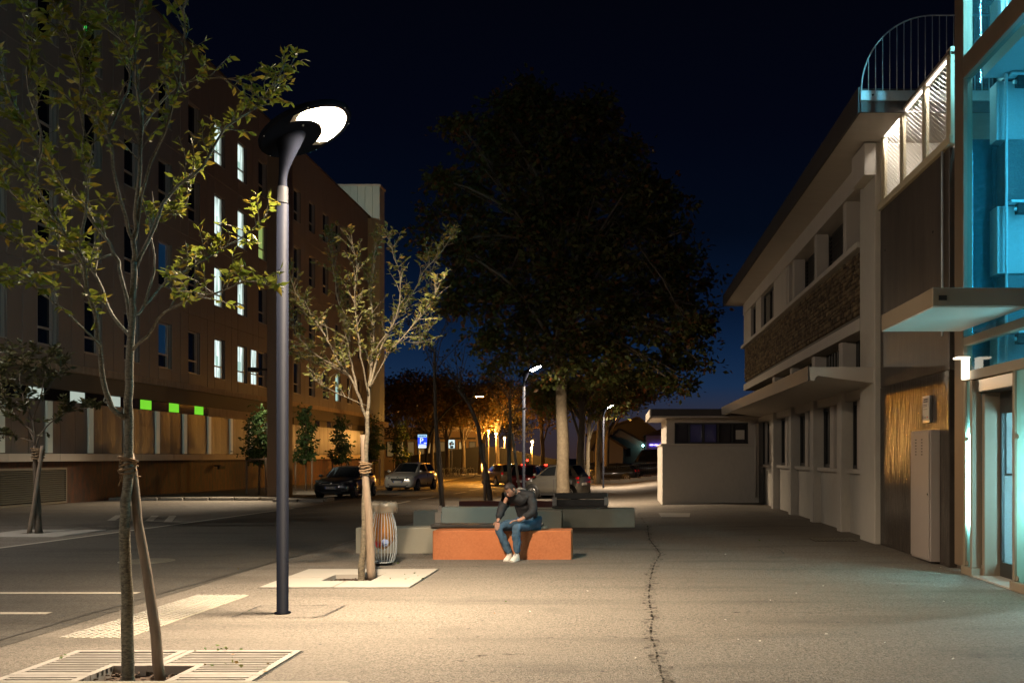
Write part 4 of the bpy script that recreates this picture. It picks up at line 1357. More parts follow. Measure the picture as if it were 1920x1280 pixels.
for (y0, y1, z0, z1) in ((11.9, 11.98, .021, 2.6), (13.06, 13.117, .021, 2.6), (11.98, 13.06, 2.3, 2.6), (11.98, 13.06, .021, .22), (12.44, 12.49, .22, 2.3)):
    dr.box(5.36, 5.40, y0, y1, z0, z1)
dr = dr.build('door', MT['frame'], gt)
MB().box(5.375, 5.385, 11.98, 12.44, .22, 2.3).build('pane', MT['doorglass'], dr)
MB().box(5.375, 5.385, 12.49, 13.06, .22, 2.3).build('pane', MT['doorglass'], dr)
MB().tube([(5.30, 12.5, .95), (5.30, 12.5, 1.3)], .015, 8).build('handle', MT['steel'], dr)
MB().tube([(6.6, 11.3, .6), (6.6, 11.3, 2.4)], .03, 8).build('light_tube', MT['tubew'], gt)
MB().box(5.7, 8.2, 9.2, 13.5, 2.82, 2.9).build('car_ceiling', MT['shaft'], gt)
# small lit fixture on the frame
fx = T('emergency_light', 'small warm white light fixture on the corner post beside the lift entrance', 'light', (4.95, 13.35, 2.95))
MB().cbox(4.93, 4.995, 13.28, 13.44, 2.80, 3.09, .006).build('housing', MT['fixture'], fx)
MB().cbox(4.82, 4.995, 13.26, 13.46, 3.093, 3.115, .004).build('cap', MT['fixture'], fx)

# entrance canopy
ec = T('entrance_canopy', 'flat bronze canopy slab with pale underside over the lift entrance', 'canopy', (4.4, 12.5, 3.5))
MB().cbox(3.83, 4.98, 11.38, 13.6, 3.53, 3.755, .006).build('slab', MT['canopyb'], ec)
MB().box(3.835, 4.98, 11.385, 13.595, 3.515, 3.528).build('soffit', MT['canopyu'], ec)
MB().cbox(3.90, 4.0, 11.372, 11.379, 3.60, 3.66, .002).build('socket', MT['black'], ec)
# ------------------------------------------------------------------ street lamps with the tilted disc head
def make_street_lamp(label, loc):
    r = T('street_lamp', label, 'street lamp', loc, group='anthracite street lamps with tilted disc heads')
    MB().lathe([(.085, 0), (.085, .02), (.0625, .021), (.0625, 4.42)], 28).build('pole', MT['lampblack'], r, local=True)
    MB().lathe([(.0635, 4.42), (.0635, 4.435), (.058, 4.436), (.058, 4.60), (.052, 4.605)], 28).build('collar', MT['lampblack2'], r, local=True)
    tilt = rad(26.8)
    C_ = Vector((.245, 0, 5.23))
    R3 = Matrix.Rotation(-tilt, 4, 'Y')
    H = Matrix.Translation(C_) @ R3
    # trumpet neck: rings swing from the vertical pole to the plane of the disc
    a = Vector((0, 0, 4.59)); b = H @ Vector((-.185, 0, -.028))
    vs_, fs_ = [], []
    N_, K_ = 26, 14
    for i in range(K_ + 1):
        t = i / K_
        c_ = a.lerp(b, t) + Vector((-.035 * math.sin(math.pi * t) * (1 - t), 0, 0))
        q = Matrix.Rotation(-tilt * t ** 2.2, 3, 'Y')
        rr_ = .050 - .012 * math.sin(min(1, t * 2) * math.pi) * .5 + .118 * max(0, (t - .12) / .88) ** 2.4
        for j in range(N_):
            an_ = 2 * math.pi * j / N_
            vs_.append(c_ + q @ Vector((rr_ * math.cos(an_), rr_ * math.sin(an_), 0)))
    for i in range(K_):
        for j in range(N_):
            j2 = (j + 1) % N_
            fs_.append((i * N_ + j, i * N_ + j2, (i + 1) * N_ + j2, (i + 1) * N_ + j))
    nk = MB().add(vs_, fs_, 0, True).build('neck', MT['lampblack'], r, local=True)
    hd = MB().lathe([(.0, -.026), (.485, -.026), (.497, -.032), (.512, -.030), (.522, -.018), (.525, .0), (.518, .018), (.49, .034), (.35, .05), (0, .058)], 64, H, capb=False, capt=False).build('head', MT['lampblack'], r, local=True)
    for an_ in (.6, 1.7, 2.9, 3.9, 5.1, 6.1):
        p = H @ Vector((.505 * math.cos(an_), .505 * math.sin(an_), -.031))
        MB().ellipsoid(p, (.007, .007, .007), 8, 4).build('screw', MT['steel'], hd, local=True)
    # crescent LED plate
    def crescent(ro, cxo, ri, cxi, n=36):
        d_ = cxo - cxi
        x = (ro ** 2 - ri ** 2 - cxo ** 2 + cxi ** 2) / (2 * (cxi - cxo))
        yo = math.sqrt(max(1e-9, ro ** 2 - (x - cxo) ** 2))
        ao = math.atan2(yo, x - cxo); ai = math.atan2(yo, x - cxi)
        outer = [(cxo + ro * math.cos(ao - 2 * ao * i / n), ro * math.sin(ao - 2 * ao * i / n)) for i in range(n + 1)]
        inner = [(cxi + ri * math.cos(ai - 2 * ai * i / n), ri * math.sin(ai - 2 * ai * i / n)) for i in range(n + 1)]
        return outer, inner
    def plate(o_, i_, z):
        n = len(o_)
        vs_ = [H @ Vector((x, y, z)) for x, y in o_] + [H @ Vector((x, y, z)) for x, y in i_]
        fs_ = [(k, k + 1, n + k + 1, n + k) for k in range(n - 1)]
        return vs_, fs_
    # rounded horns: pull the tips in
    o_, i_ = crescent(.425, .025, .42, -.25)
    vs_, fs_ = plate(o_[5:-5], i_[5:-5], -.0335)
    MB().add(vs_, fs_).build('led_plate', MT['ledplate'], hd, local=True)
    o2, i2 = crescent(.443, .025, .402, -.25)
    vs_, fs_ = plate(o2[4:-4], i2[4:-4], -.0305)
    MB().add(vs_, fs_).build('bezel', MT['ledbezel'], hd, local=True)
    ld = bpy.data.lights.new('led_beam', 'AREA')
    ld.shape = 'ELLIPSE'; ld.size, ld.size_y = .20, .46
    ld.energy = LAMP_W; ld.color = LED_COL
    ld.spread = rad(138)
    lo = bpy.data.objects.new('led_beam', ld); COL.objects.link(lo); lo.parent = hd
    lo.matrix_local = H @ Matrix.Translation((.325, 0, -.040)) @ Matrix.Rotation(rad(20), 4, 'Y')
    p = H @ Vector((.02, -.16, -.028))
    MB().ellipsoid(p, (.011, .011, .011), 8, 6).build('sensor', MT['rim'], hd, local=True)
    return r


lamp = make_street_lamp('tall anthracite street lamp in the foreground, its tilted disc head lit', (-3.63, 10.08, 0))
for (x, y, lab) in ((-3.72, 36.6, 'smaller lit street lamp rising behind the dark bench backrest, left of the thick trunk'),
                    (-1.0, 61.0, 'farthest lit disc-head street lamp, right of the thick trunk near the low annex'),
                    (-3.6, -16.0, 'disc-head street lamp standing behind the viewer in the same row')):
    c_ = copy_tree(lamp)
    c_['label'] = lab
    c_.location = (x, y, g(x, y))


# ------------------------------------------------------------------ concrete benches
bgroup = 'concrete block benches in the middle of the plaza'
mb = MB().cbox(-3.07, -.78, 15.40, 15.92, -.03, .475, .012)
single(mb, 'bench_block', MT['orange'], 'orange concrete bench block on which the person sits', 'bench', group=bgroup)


def block_bench(label, x0, x1, y0, y1, h, mat, seat=None, back=None, brackets=(), lit=False):
    z = g((x0 + x1) / 2, y0)
    r = T('block_bench', label, 'bench', ((x0 + x1) / 2, y0, z), group=bgroup)
    MB().cbox(x0, x1, y0, y1, z - .1, z + h, .012).build('block', mat, r)
    if seat:
        a, b = seat
        n = 4
        d_ = (y1 - y0 - .04) / n
        for k in range(n):
            MB().cbox(a, b, y0 - .05 + k * d_, y0 - .05 + (k + 1) * d_ - .012, z + h + .012, z + h + .055, .005).build('seat_plank', MT['wood'], r)
        MB().box(a + .1, b - .1, y0 + .05, y0 + .1, z + h + .001, z + h + .011).build('seat_bearer', MT['steel'], r)
    if back:
        a, b, zb, zt = back
        for k in range(2):
            q = (zt - zb) / 2
            MB().cbox(a, b, y1 - .10 + .02 * k, y1 - .06 + .02 * k, z + zb + k * q, z + zb + (k + 1) * q - .01, .005).build('backrest_plank', MT['wood'], r)
    for bx in brackets:
        f = MB()
        y = y1 - .32
        f.cbox(bx - .035, bx + .035, y1 - .055, y1 - .025, z + h, z + .82, .004)
        f.cbox(bx - .055, bx + .055, y1 - .2, y1 - .19, z + h + .06, z + h + .26, .003)
        f.cbox(bx - .055, bx + .055, y1 - .19, y1 - .055, z + h + .25, z + h + .26, .003)
        f.build('steel_bracket', MT['steel'], r)
    return r


block_bench('long grey concrete bench with timber seat and steel armrest behind the orange block', -4.65, -1.30, 16.5, 17.0, .45, MT['concrete'], (-3.32, -1.35), None, (-3.25,))
# backrest of the long bench, lamp light put into its colour
b2 = T('bench_screen', 'concrete backrest slab coloured as lit, standing behind the timber seat and the person', 'bench', (-2.7, 19.9, 0), group=bgroup)
MB().cbox(-3.72, -1.95, 19.6, 20.0, -.15, .63, .012).build('block', MT['backrest'], b2)
block_bench('grey concrete bench block farther back, behind the pale backrest slab', -4.82, -1.34, 21.9, 22.4, .47, MT['concrete'])
block_bench('grey concrete bench with a dark timber seat and backrest between steel brackets', -2.2, .40, 23.2, 23.75, .47, MT['concrete'], (-1.66, -.28), (-1.62, -.29, .52, .85), (-1.62, -.31))
block_bench('orange bench block coloured as unlit, the farthest of the benches, behind the person', -4.62, -1.9, 27.0, 27.5, .50, MT['unlitorange'])
# out-of-focus block at the bottom edge
single(MB().cbox(-5.2, -1.46, 4.65, 5.23, -.02, .45, .03), 'bench_block', MT['concrete'], 'grey concrete bench block cut off by the bottom edge of the view', 'bench', group=bgroup)

# ------------------------------------------------------------------ wire litter bin with a bag
bx, by = -3.69, 14.62
bn = T('litter_bin', 'wire litter bin with a clear half-full bag beside the speckled tree', 'litter bin', (bx, by, 0))
bprof = [(0.03, .115), (.06, .17), (.18, .203), (.38, .212), (.55, .205), (.70, .178), (.80, .145), (.86, .135), (.91, .15), (.955, .178)]
NB = 26
for k in range(NB):
    a = 2 * math.pi * k / NB
    MB().tube([(bx + r_ * math.cos(a), by + r_ * math.sin(a), z) for z, r_ in bprof], .0052, 6).build('wire', MT['galv'], bn)
for (z, r_) in ((.955, .18), (.84, .138), (.05, .16)):
    MB().tube([(bx + r_ * math.cos(2 * math.pi * i / 32), by + r_ * math.sin(2 * math.pi * i / 32), z) for i in range(33)], .008, 6, cap=False).build('ring', MT['galv'], bn)
MB().lathe([(.13, .0), (.15, .03), (.15, .04)], 24, Matrix.Translation((bx, by, 0))).build('base_plate', MT['black'], bn)
bagm = glass_mat('bag_film', (.98, .86, .6), .8, .6, (.80, .46, .14), .25)
bagw = glass_mat('bag_rim_film', (.9, .88, .82), .8, .5, (.62, .55, .45), .3)
def crumple(prof, n, amp, seed, cx_, cy_):
    vs_, fs_ = [], []
    for i, (z, r_) in enumerate(prof):
        for j in range(n):
            a = 2 * math.pi * j / n
            k = 1 + amp * noise.noise(Vector((math.cos(a) * 3 + seed, math.sin(a) * 3, z * 9)))
            vs_.append((cx_ + r_ * k * math.cos(a), cy_ + r_ * k * math.sin(a), z + amp * .12 * noise.noise(Vector((math.cos(a) * 4, math.sin(a) * 4 + seed, z * 5)))))
    for i in range(len(prof) - 1):
        for j in range(n):
            j2 = (j + 1) % n
            fs_.append((i * n + j, i * n + j2, (i + 1) * n + j2, (i + 1) * n + j))
    return vs_, fs_
bag = MB().add(*crumple([(.26, .02), (.30, .10), (.40, .155), (.52, .175), (.64, .165), (.74, .13), (.84, .115), (.92, .14)], 28, .35, 3, bx, by), 0, True).build('bag', bagm, bn)
MB().add(*crumple([(.82, .20), (.90, .235), (.965, .235), (.99, .20), (.975, .16), (.90, .13)], 36, .3, 8, bx, by), 0, True).build('bag_rim', bagw, bn)
for (dx, dy, dz, s_, m_) in ((-.05, -.12, .34, .05, M('red_wrapper', (.5, .04, .03), .4)), (.06, -.13, .36, .06, M('blue_white_wrapper', (.25, .3, .5), .4)), (.0, -.05, .5, .09, M('amber_wrapper', (.55, .25, .05), .5)), (.05, .03, .6, .08, M('card_wrapper', (.4, .28, .15), .7))):
    MB().add(*crumple([(dz - s_, .01), (dz - s_ * .6, s_ * .8), (dz, s_), (dz + s_ * .6, s_ * .8), (dz + s_, .01)], 10, .5, dz * 40, bx + dx, by + dy), 0, False).build('wrapper', m_, bag)


# ------------------------------------------------------------------ trees
def px_path(pts, Y, d0=0.0, d1=0.0):
    n = len(pts)
    out = []
    for i, (u, v) in enumerate(pts):
        yy = Y + (d0 + (d1 - d0) * i / max(1, n - 1))
        out.append(at(u, v, yy))
    return out


def dense(pts, k=3, wob=.012):
    out = []
    P_ = [Vector(p) for p in pts]
    for i in range(len(P_) - 1):
        p0 = P_[max(i - 1, 0)]; p1 = P_[i]; p2 = P_[i + 1]; p3 = P_[min(i + 2, len(P_) - 1)]
        for j in range(k):
            t = j / k
            q = .5 * ((2 * p1) + (p2 - p0) * t + (2 * p0 - 5 * p1 + 4 * p2 - p3) * t * t + (3 * p1 - p0 - 3 * p2 + p3) * t ** 3)
            out.append(q + Vector((random.uniform(-1, 1), random.uniform(-1, 1), 0)) * wob * (1 if i or j else 0))
    out.append(P_[-1])
    return out


LEAFMESH = {}


def leaf_variants(mat):
    if mat.name in LEAFMESH: return LEAFMESH[mat.name]
    out = []
    for k in range(8):
        bend = random.uniform(.05, .3)
        bend *= 1.6
        vs_ = [(0, 0, 0), (.35, .21, .06), (.7, .17, .05 - bend * .4), (1, 0, -bend), (.7, -.17, .05 - bend * .4), (.35, -.21, .06), (.35, 0, 0), (.7, 0, -bend * .45)]
        fs_ = [(0, 6, 1), (1, 6, 7, 2), (2, 7, 3), (0, 5, 6), (5, 4, 7, 6), (4, 3, 7)]
        me = bpy.data.meshes.new('leaf'); me.from_pydata(vs_, [], fs_); me.materials.append(mat)
        out.append(me)
    LEAFMESH[mat.name] = out
    return out


def young_tree(label, base, trunk, limbs, r0, leafmat, barkmat, leaf_len, twig_n, leaves_per, single_leaves, twig_len=(.25, .6), group=None, seed=1, leaf_from=.3, upward=.5, name='young_tree'):
    random.seed(seed)
    root = T(name, label, 'tree', base, group=group)
    tr = dense(trunk, 3, .006)
    k = len(tr)
    MB().tube(tr, [r0 * (1.25 if i == 0 else 1) * (1 - .55 * i / k) for i in range(k)], 10).build('trunk', barkmat, root)
    tips, tdirs, lens = [], [], []
    tw_ = MB()
    for (pts, rr0) in limbs:
        lp = dense(pts, 3, .012)
        n = len(lp)
        MB().tube(lp, [rr0 * .78 * (1 - .85 * i / (n - 1)) + .002 for i in range(n)], 7).build('branch', barkmat, root)
        length = sum((lp[i + 1] - lp[i]).length for i in range(n - 1))
        cnt = max(2, int(length * twig_n))
        for q in range(cnt):
            t = leaf_from + (1 - leaf_from) * (q + random.random()) / cnt
            x = t * (n - 1)
            i = min(int(x), n - 2)
            p = lp[i].lerp(lp[i + 1], x - i)
            d_ = (lp[i + 1] - lp[i]).normalized()
            out = Vector((random.gauss(0, 1), random.gauss(0, 1), random.gauss(upward, .6))).normalized()
            dr_ = (d_ * .8 + out * .9).normalized()
            L_ = random.uniform(*twig_len) * (1.15 - .5 * t)
            if q == cnt - 1: dr_, p, L_ = d_, lp[-1], twig_len[0]
            p1 = p + dr_ * L_ * .5 + Vector((0, 0, .02))
            p2 = p + dr_ * L_ + Vector((random.uniform(-.05, .05), random.uniform(-.05, .05), .05 * upward))
            tw_.tube([p, p1, p2], [.0055, .004, .002], 4, cap=False)
            m_ = max(1, int(random.gauss(leaves_per, leaves_per * .35)))
            for z in range(m_):
                s_ = .25 + .75 * (z + random.random()) / m_
                pp = p.lerp(p1, s_ * 2) if s_ < .5 else p1.lerp(p2, s_ * 2 - 1)
                o2 = Vector((random.gauss(0, 1), random.gauss(0, 1), random.gauss(-.15, .5))).normalized()
                tips.append(pp); tdirs.append((dr_ * .5 + o2 * .85).normalized()); lens.append(leaf_len * random.uniform(.6, 1.25))
    tw_.build('twigs', barkmat, root, kind='stuff')
    idx = list(range(len(tips)))
    random.shuffle(idx)
    ones = idx[:single_leaves]; rest = idx[single_leaves:]
    lv_ = leaf_variants(leafmat)
    for i in ones:
        d_ = tdirs[i]
        up = Vector((random.gauss(0, .4), random.gauss(0, .4), 1))
        y_ = up.cross(d_).normalized(); z_ = d_.cross(y_)
        R_ = Matrix((d_, y_, z_)).transposed().to_4x4()
        inst('leaf', random.choice(lv_), root, Matrix.Translation(tips[i] - WL[root.name]) @ R_ @ Matrix.Scale(lens[i], 4))
    if rest:
        P_ = np.array([tips[i] for i in rest]); D_ = np.array([tdirs[i] for i in rest]); Ls = np.array([lens[i] for i in rest])
        V, Q = leaves_np(P_, D_, Ls, Ls * .42)
        np_mesh('foliage', V, Q, leafmat, root, WL[root.name], 'stuff')
    return root


def stake_and_rope(label, a, b, ra, rb, rope_at, rope_r, rope_label):
    s = MB().tube(dense([a, Vector(a).lerp(Vector(b), .35) + Vector((.012, 0, 0)), Vector(a).lerp(Vector(b), .7), b], 3, .008), [ra - (ra - rb) * i / 9 for i in range(10)], 9)
    single(s, 'tree_stake', MT['stake'], label, 'stake', loc=a)
    rp_ = MB()
    for k in range(5):
        c_ = Vector(rope_at) + Vector((0, 0, (k - 2) * .036 * (rope_r / .08)))
        rp_.tube([c_ + Vector(((rope_r * 1.15 + .01 * math.sin(k * 2)) * math.cos(2 * math.pi * i / 18), rope_r * .95 * math.sin(2 * math.pi * i / 18), .018 * math.sin(2 * math.pi * i / 18 + k))) for i in range(19)], .013 * rope_r / .08, 6, cap=False)
    for k in range(14):
        a_ = random.uniform(0, 6.28)
        c_ = Vector(rope_at) + Vector((rope_r * 1.2 * math.cos(a_), rope_r * math.sin(a_), random.uniform(-.1, .1)))
        rp_.tube([c_, c_ + Vector((random.uniform(-.03, .03), random.uniform(-.03, .03), random.uniform(-.1, .02)))], .004, 3)
    single(rp_, 'rope_tie', MT['rope'], rope_label, 'rope', loc=rope_at)


# tree 1, nearest the camera
B1 = (-3.785, 7.2, 0)
trunk1 = [Vector((-3.785, 7.2, -.1))] + px_path([(240, 1200), (237, 1100), (233, 1010), (236, 940), (240, 880), (241, 780), (242, 700), (245, 630), (248, 560), (251, 490)], 7.2)
limbs1 = [
    (px_path([(251, 490), (253, 430), (260, 350), (264, 255), (258, 160), (255, 75), (268, -10), (290, -60)], 7.2, 0, -.3), .022),
    (px_path([(238, 786), (212, 764), (193, 712), (189, 650), (176, 590), (160, 525), (148, 475), (112, 420), (62, 345), (10, 300), (-30, 260)], 7.2, 0, -.9), .026),
    (px_path([(160, 525), (150, 470), (160, 400), (170, 300), (150, 200), (160, 90), (150, 20)], 7.2, -.2, -.7), .014),
    (px_path([(245, 632), (210, 590), (185, 525), (152, 480), (100, 430), (40, 380), (0, 330)], 7.2, 0, .7), .016),
    (px_path([(247, 620), (230, 525), (214, 475), (176, 415), (122, 350), (70, 270), (30, 200), (0, 130)], 7.2, 0, .3), .018),
    (px_path([(252, 470), (236, 410), (218, 345), (202, 250), (180, 200), (160, 150), (130, 80), (110, 30)], 7.2, 0, -.8), .016),
    (px_path([(253, 505), (290, 420), (318, 365), (382, 312), (425, 238), (475, 205), (515, 165), (548, 118)], 7.2, 0, .9), .017),
    (px_path([(248, 600), (270, 575), (300, 540), (350, 505), (410, 470), (460, 440), (500, 400)], 7.2, 0, 1.2), .013),
    (px_path([(243, 660), (275, 630), (310, 585), (360, 560), (405, 549), (460, 528), (505, 535)], 7.2, 0, -.6), .013),
    (px_path([(254, 450), (275, 330), (310, 250), (335, 160), (345, 60), (350, 0), (360, -40)], 7.2, 0, -.6), .014),
    (px_path([(265, 250), (300, 190), (360, 150), (440, 150), (500, 190), (530, 130)], 7.2, 0, .6), .012),
    (px_path([(270, 575), (290, 480), (280, 430), (300, 400), (340, 400), (365, 330)], 7.2, .1, .8), .010),
    (px_path([(189, 650), (130, 590), (90, 560), (50, 530), (20, 520)], 7.2, -.3, -1.2), .009),
    (px_path([(214, 475), (120, 500), (60, 470), (0, 440)], 7.2, .2, -.4), .009),
    (px_path([(202, 250), (240, 170), (240, 100), (200, 40), (210, -20)], 7.2, -.5, .3), .010),
    (px_path([(62, 345), (80, 250), (50, 160), (60, 80), (40, 10)], 7.2, -.7, -.2), .010),
]
young_tree('large leafy young tree in the foreground left of the tall lamp, roped to a stake', B1, trunk1, limbs1, .047, LEAF['young'], MT['bark'], .078, 13.0, 10, 300, (.13, .38), seed=3, leaf_from=.34)
stake_and_rope('weathered wooden stake leaning against the large foreground tree', (at(302, 1270, 7.18).x, 7.18, -.06), at(243, 850, 7.28), .042, .030, at(240, 872, 7.22), .052, 'coir rope binding the large foreground tree to its stake')

# tree 2, by the litter bin
B2 = (-3.60, 12.95, -.06)
trunk2 = [Vector((-3.575, 12.95, -.1))] + px_path([(678, 1060), (683, 1000), (684, 930), (686, 870), (688, 810), (689, 770)], 12.95)
limbs2 = [
    (px_path([(689, 772), (692, 735), (697, 690), (697, 668), (700, 620), (697, 560), (700, 500), (704, 450)], 12.95, 0, .3), .028),
    (px_path([(687, 790), (676, 750), (655, 705), (640, 690), (615, 640), (590, 600), (560, 560), (545, 520)], 12.95, 0, -.4), .024),
    (px_path([(672, 745), (664, 700), (658, 680), (648, 630), (640, 590), (628, 530), (620, 470), (612, 440)], 12.95, 0, .8), .018),
    (px_path([(693, 725), (700, 700), (716, 650), (742, 600), (765, 570), (795, 510), (830, 470), (848, 440)], 12.95, 0, .5), .020),
    (px_path([(694, 728), (714, 690), (738, 652), (784, 600), (808, 570), (822, 540)], 12.95, 0, -.7), .014),
    (px_path([(697, 668), (715, 640), (745, 590), (750, 520), (735, 470), (728, 440)], 12.95, .1, -.4), .014),
    (px_path([(690, 740), (680, 690), (672, 620), (664, 560), (668, 500), (660, 450)], 12.95, 0, -.8), .014),
    (px_path([(640, 690), (600, 670), (575, 650), (550, 615), (542, 580)], 12.95, -.2, .7), .010),
    (px_path([(687, 760), (650, 745), (610, 725), (590, 712)], 12.95, 0, -.5), .008),
    (px_path([(658, 640), (610, 610), (575, 590), (548, 545)], 12.95, .4, -.3), .009),
    (px_path([(716, 650), (760, 640), (790, 640), (812, 560), (800, 470)], 12.95, .1, .9), .010),
    (px_path([(655, 705), (625, 690), (585, 680), (560, 660)], 12.95, -.1, .9), .008),
]
young_tree('slender speckled tree with an open yellow-lit crown beside the wire litter bin', B2, trunk2, limbs2, .052, LEAF['young2'], MT['bark2'], .082, 16.0, 9, 300, (.14, .42), seed=5, leaf_from=.26)
stake_and_rope('pale split wooden stake tied to the speckled tree by the litter bin', (at(697, 1086, 12.9).x, 12.9, -.06), at(682, 815, 12.98), .062, .045, at(685, 876, 12.95), .064, 'coir rope binding the speckled tree to its stake')

# small dark tree at the far left
B3 = (-13.2, 21.2, g(-13, 21.2))
tr3 = [Vector((-13.17, 21.2, -.1))] + px_path([(71, 950), (68, 900), (66, 860), (66, 835)], 21.2)
limbs3 = [
    (px_path([(66, 840), (60, 815), (40, 790), (15, 770), (-15, 745)], 21.2, 0, .3), .03),
    (px_path([(66, 835), (64, 800), (55, 770), (42, 740), (38, 700), (55, 660)], 21.2, 0, -.4), .03),
    (px_path([(67, 838), (75, 815), (95, 792), (120, 775), (150, 768), (172, 762)], 21.2, 0, -.3), .024),
    (px_path([(64, 812), (35, 785), (10, 745), (0, 700), (20, 660)], 21.2, 0, .9), .022),
    (px_path([(60, 790), (75, 745), (85, 700), (100, 670)], 21.2, .1, -.5), .02),
    (px_path([(64, 830), (45, 822), (20, 818), (0, 822)], 21.2, 0, .2), .015),
    (px_path([(70, 760), (95, 720), (110, 700), (118, 680)], 21.2, 0, .7), .016),
]
young_tree('small dark-leaved tree at the far left before the louvred vent', B3, tr3, limbs3, .075, LEAF['dark'], MT['darkbark'], .15, 8, 15, 0, (.2, .7), seed=8, leaf_from=.35)
stake_and_rope('thin leaning stake tied to the small dark tree at the far left', (at(54, 994, 21.1).x, 21.1, g(-13, 21) - .05), at(80, 835, 21.1), .05, .04, at(71, 850, 21.2), .11, 'dark rope binding the small far-left tree to its stake')

# thin bare trees behind the benches
def thin_tree(label, u0, v0, Y, top, seed, spread, stake_du=None, nl=4):
    random.seed(seed)
    b = at(u0, v0, Y); b.z = g(b.x, Y)
    tr_ = [Vector((b.x, Y, b.z - .1))] + px_path(top, Y)
    f = top[-1]
    lm = []
    for k in range(8):
        a = random.uniform(-1, 1)
        hgt = random.uniform(.5, 1.0)
        st = random.randrange(max(1, len(top) - 2), len(top))
        p0 = top[st]
        e = (p0[0] + a * spread, p0[1] - hgt * spread * 1.35)
        m_ = (p0[0] + a * spread * .35, p0[1] - hgt * spread * .55)
        lm.append((px_path([p0, m_, e], Y, 0, random.uniform(-1, 1) * spread / F * Y), .022))
    young_tree(label, (b.x, Y, b.z), tr_, lm, .085, LEAF['dark'], MT['darkbark'], .13, 5, nl, 0, (.2, .8), seed=seed, leaf_from=.2, name='thin_tree')
    if stake_du:
        s = MB().tube([(b.x + stake_du[0] / F * Y, Y - .1, b.z), (b.x + stake_du[1] / F * Y, Y, b.z + stake_du[2])], .045, 8)
        single(s, 'tree_stake', MT['stake'], 'thin stake propping ' + label.split(',')[0].replace('thin sparse tree', 'the sparse tree'), 'stake')
thin_tree('thin sparse tree behind the benches, left of the person', 830, 944, 30.0, [(826, 900), (822, 860), (818, 800), (816, 760), (815, 700), (815, 660)], 21, 85, (4, -8, 2.4), 3)
thin_tree('thin sparse tree leaning beside the person, over the dark orange bench', 925, 940, 28.4, [(912, 890), (903, 850), (896, 800), (880, 760), (860, 730)], 22, 70, (-14, -18, 2.2), 3)
thin_tree('thin sparse tree just left of the second lamp, with a crossed stake', 958, 936, 31.0, [(955, 880), (955, 830), (957, 790), (955, 750)], 23, 62, (22, 2, 2.6), 4)


# ---- crowns from many leaf blades in clumps
def crown_tree(name, label, base, trunk_pts, r0, blobs, nclump, nleaf, leaf_len, leafmat, barkmat, seed, group=None, limbs=True, clump_r=.45):
    """blobs: (centre Vector, (rx, ry, rz)) ellipsoids that the clumps fill"""
    rg = np.random.default_rng(seed)
    random.seed(seed)
    root = T(name, label, 'tree', base, group=group)
    tp = dense(trunk_pts, 3, .02)
    n = len(tp)
    MB().tube(tp, [r0 * (1.2 if i == 0 else 1.05 if i == 1 else 1) * (1 - .6 * i / n) for i in range(n)], 12).build('trunk', barkmat, root)
    top = Vector(trunk_pts[-1])
    if limbs:
        br = MB()
        for (c_, r_) in blobs:
            t = random.uniform(.45, .95)
            p0 = tp[int(t * (n - 1))]
            c2 = Vector(c_) + Vector((random.uniform(-.3, .3) * r_[0], random.uniform(-.3, .3) * r_[1], random.uniform(-.2, .5) * r_[2]))
            mid = p0.lerp(c2, .5) + Vector((0, 0, .12 * (c2 - p0).length))
            q = dense([p0, mid, c2], 4, .06)
            br.tube(q, [r0 * .34 * (1 - .85 * i / (len(q) - 1)) + .01 for i in range(len(q))], 6)
            for k in range(4):
                s_ = q[random.randrange(3, len(q))]
                e = Vector(c_) + Vector((random.uniform(-1, 1) * r_[0], random.uniform(-1, 1) * r_[1], random.uniform(-1, 1) * r_[2])) * .9
                br.tube(dense([s_, s_.lerp(e, .5) + Vector((0, 0, .1)), e], 2, .08), [.03, .025, .018, .012, .008], 5)
        br.build('branches', barkmat, root, kind='stuff')
    vol = np.array([r_[0] * r_[1] * r_[2] for _, r_ in blobs]) ** .75
    cnt = np.maximum(3, (nclump * vol / vol.sum())).astype(int)
    CC = []
    for (c_, r_), k in zip(blobs, cnt):
        d_ = rg.normal(size=(k, 3)); d_ /= np.linalg.norm(d_, axis=1, keepdims=True)
        rr_ = rg.uniform(.45, 1.08, size=(k, 1)) ** .6
        CC.append(np.array(c_)[None] + d_ * rr_ * np.array(r_)[None])
    CC = np.concatenate(CC)
    k = len(CC)
    per = rg.integers(int(nleaf * .4), int(nleaf * 1.6), size=k)
    rep = np.repeat(np.arange(k), per)
    size = rg.uniform(.5, 1.3, size=k)[rep][:, None]
    off = rg.normal(size=(len(rep), 3)) * np.array([1, 1, .55]) * clump_r * .6 * size
    P_ = CC[rep] + off
    D_ = off + rg.normal(size=off.shape) * clump_r * .5 + np.array([0, 0, -.12])
    Ls = leaf_len * rg.uniform(.6, 1.3, size=len(rep))
    V, Q = leaves_np(P_, D_, Ls, Ls * .62)
    np_mesh('crown', V, Q, leafmat, root, base, 'stuff')
    return root


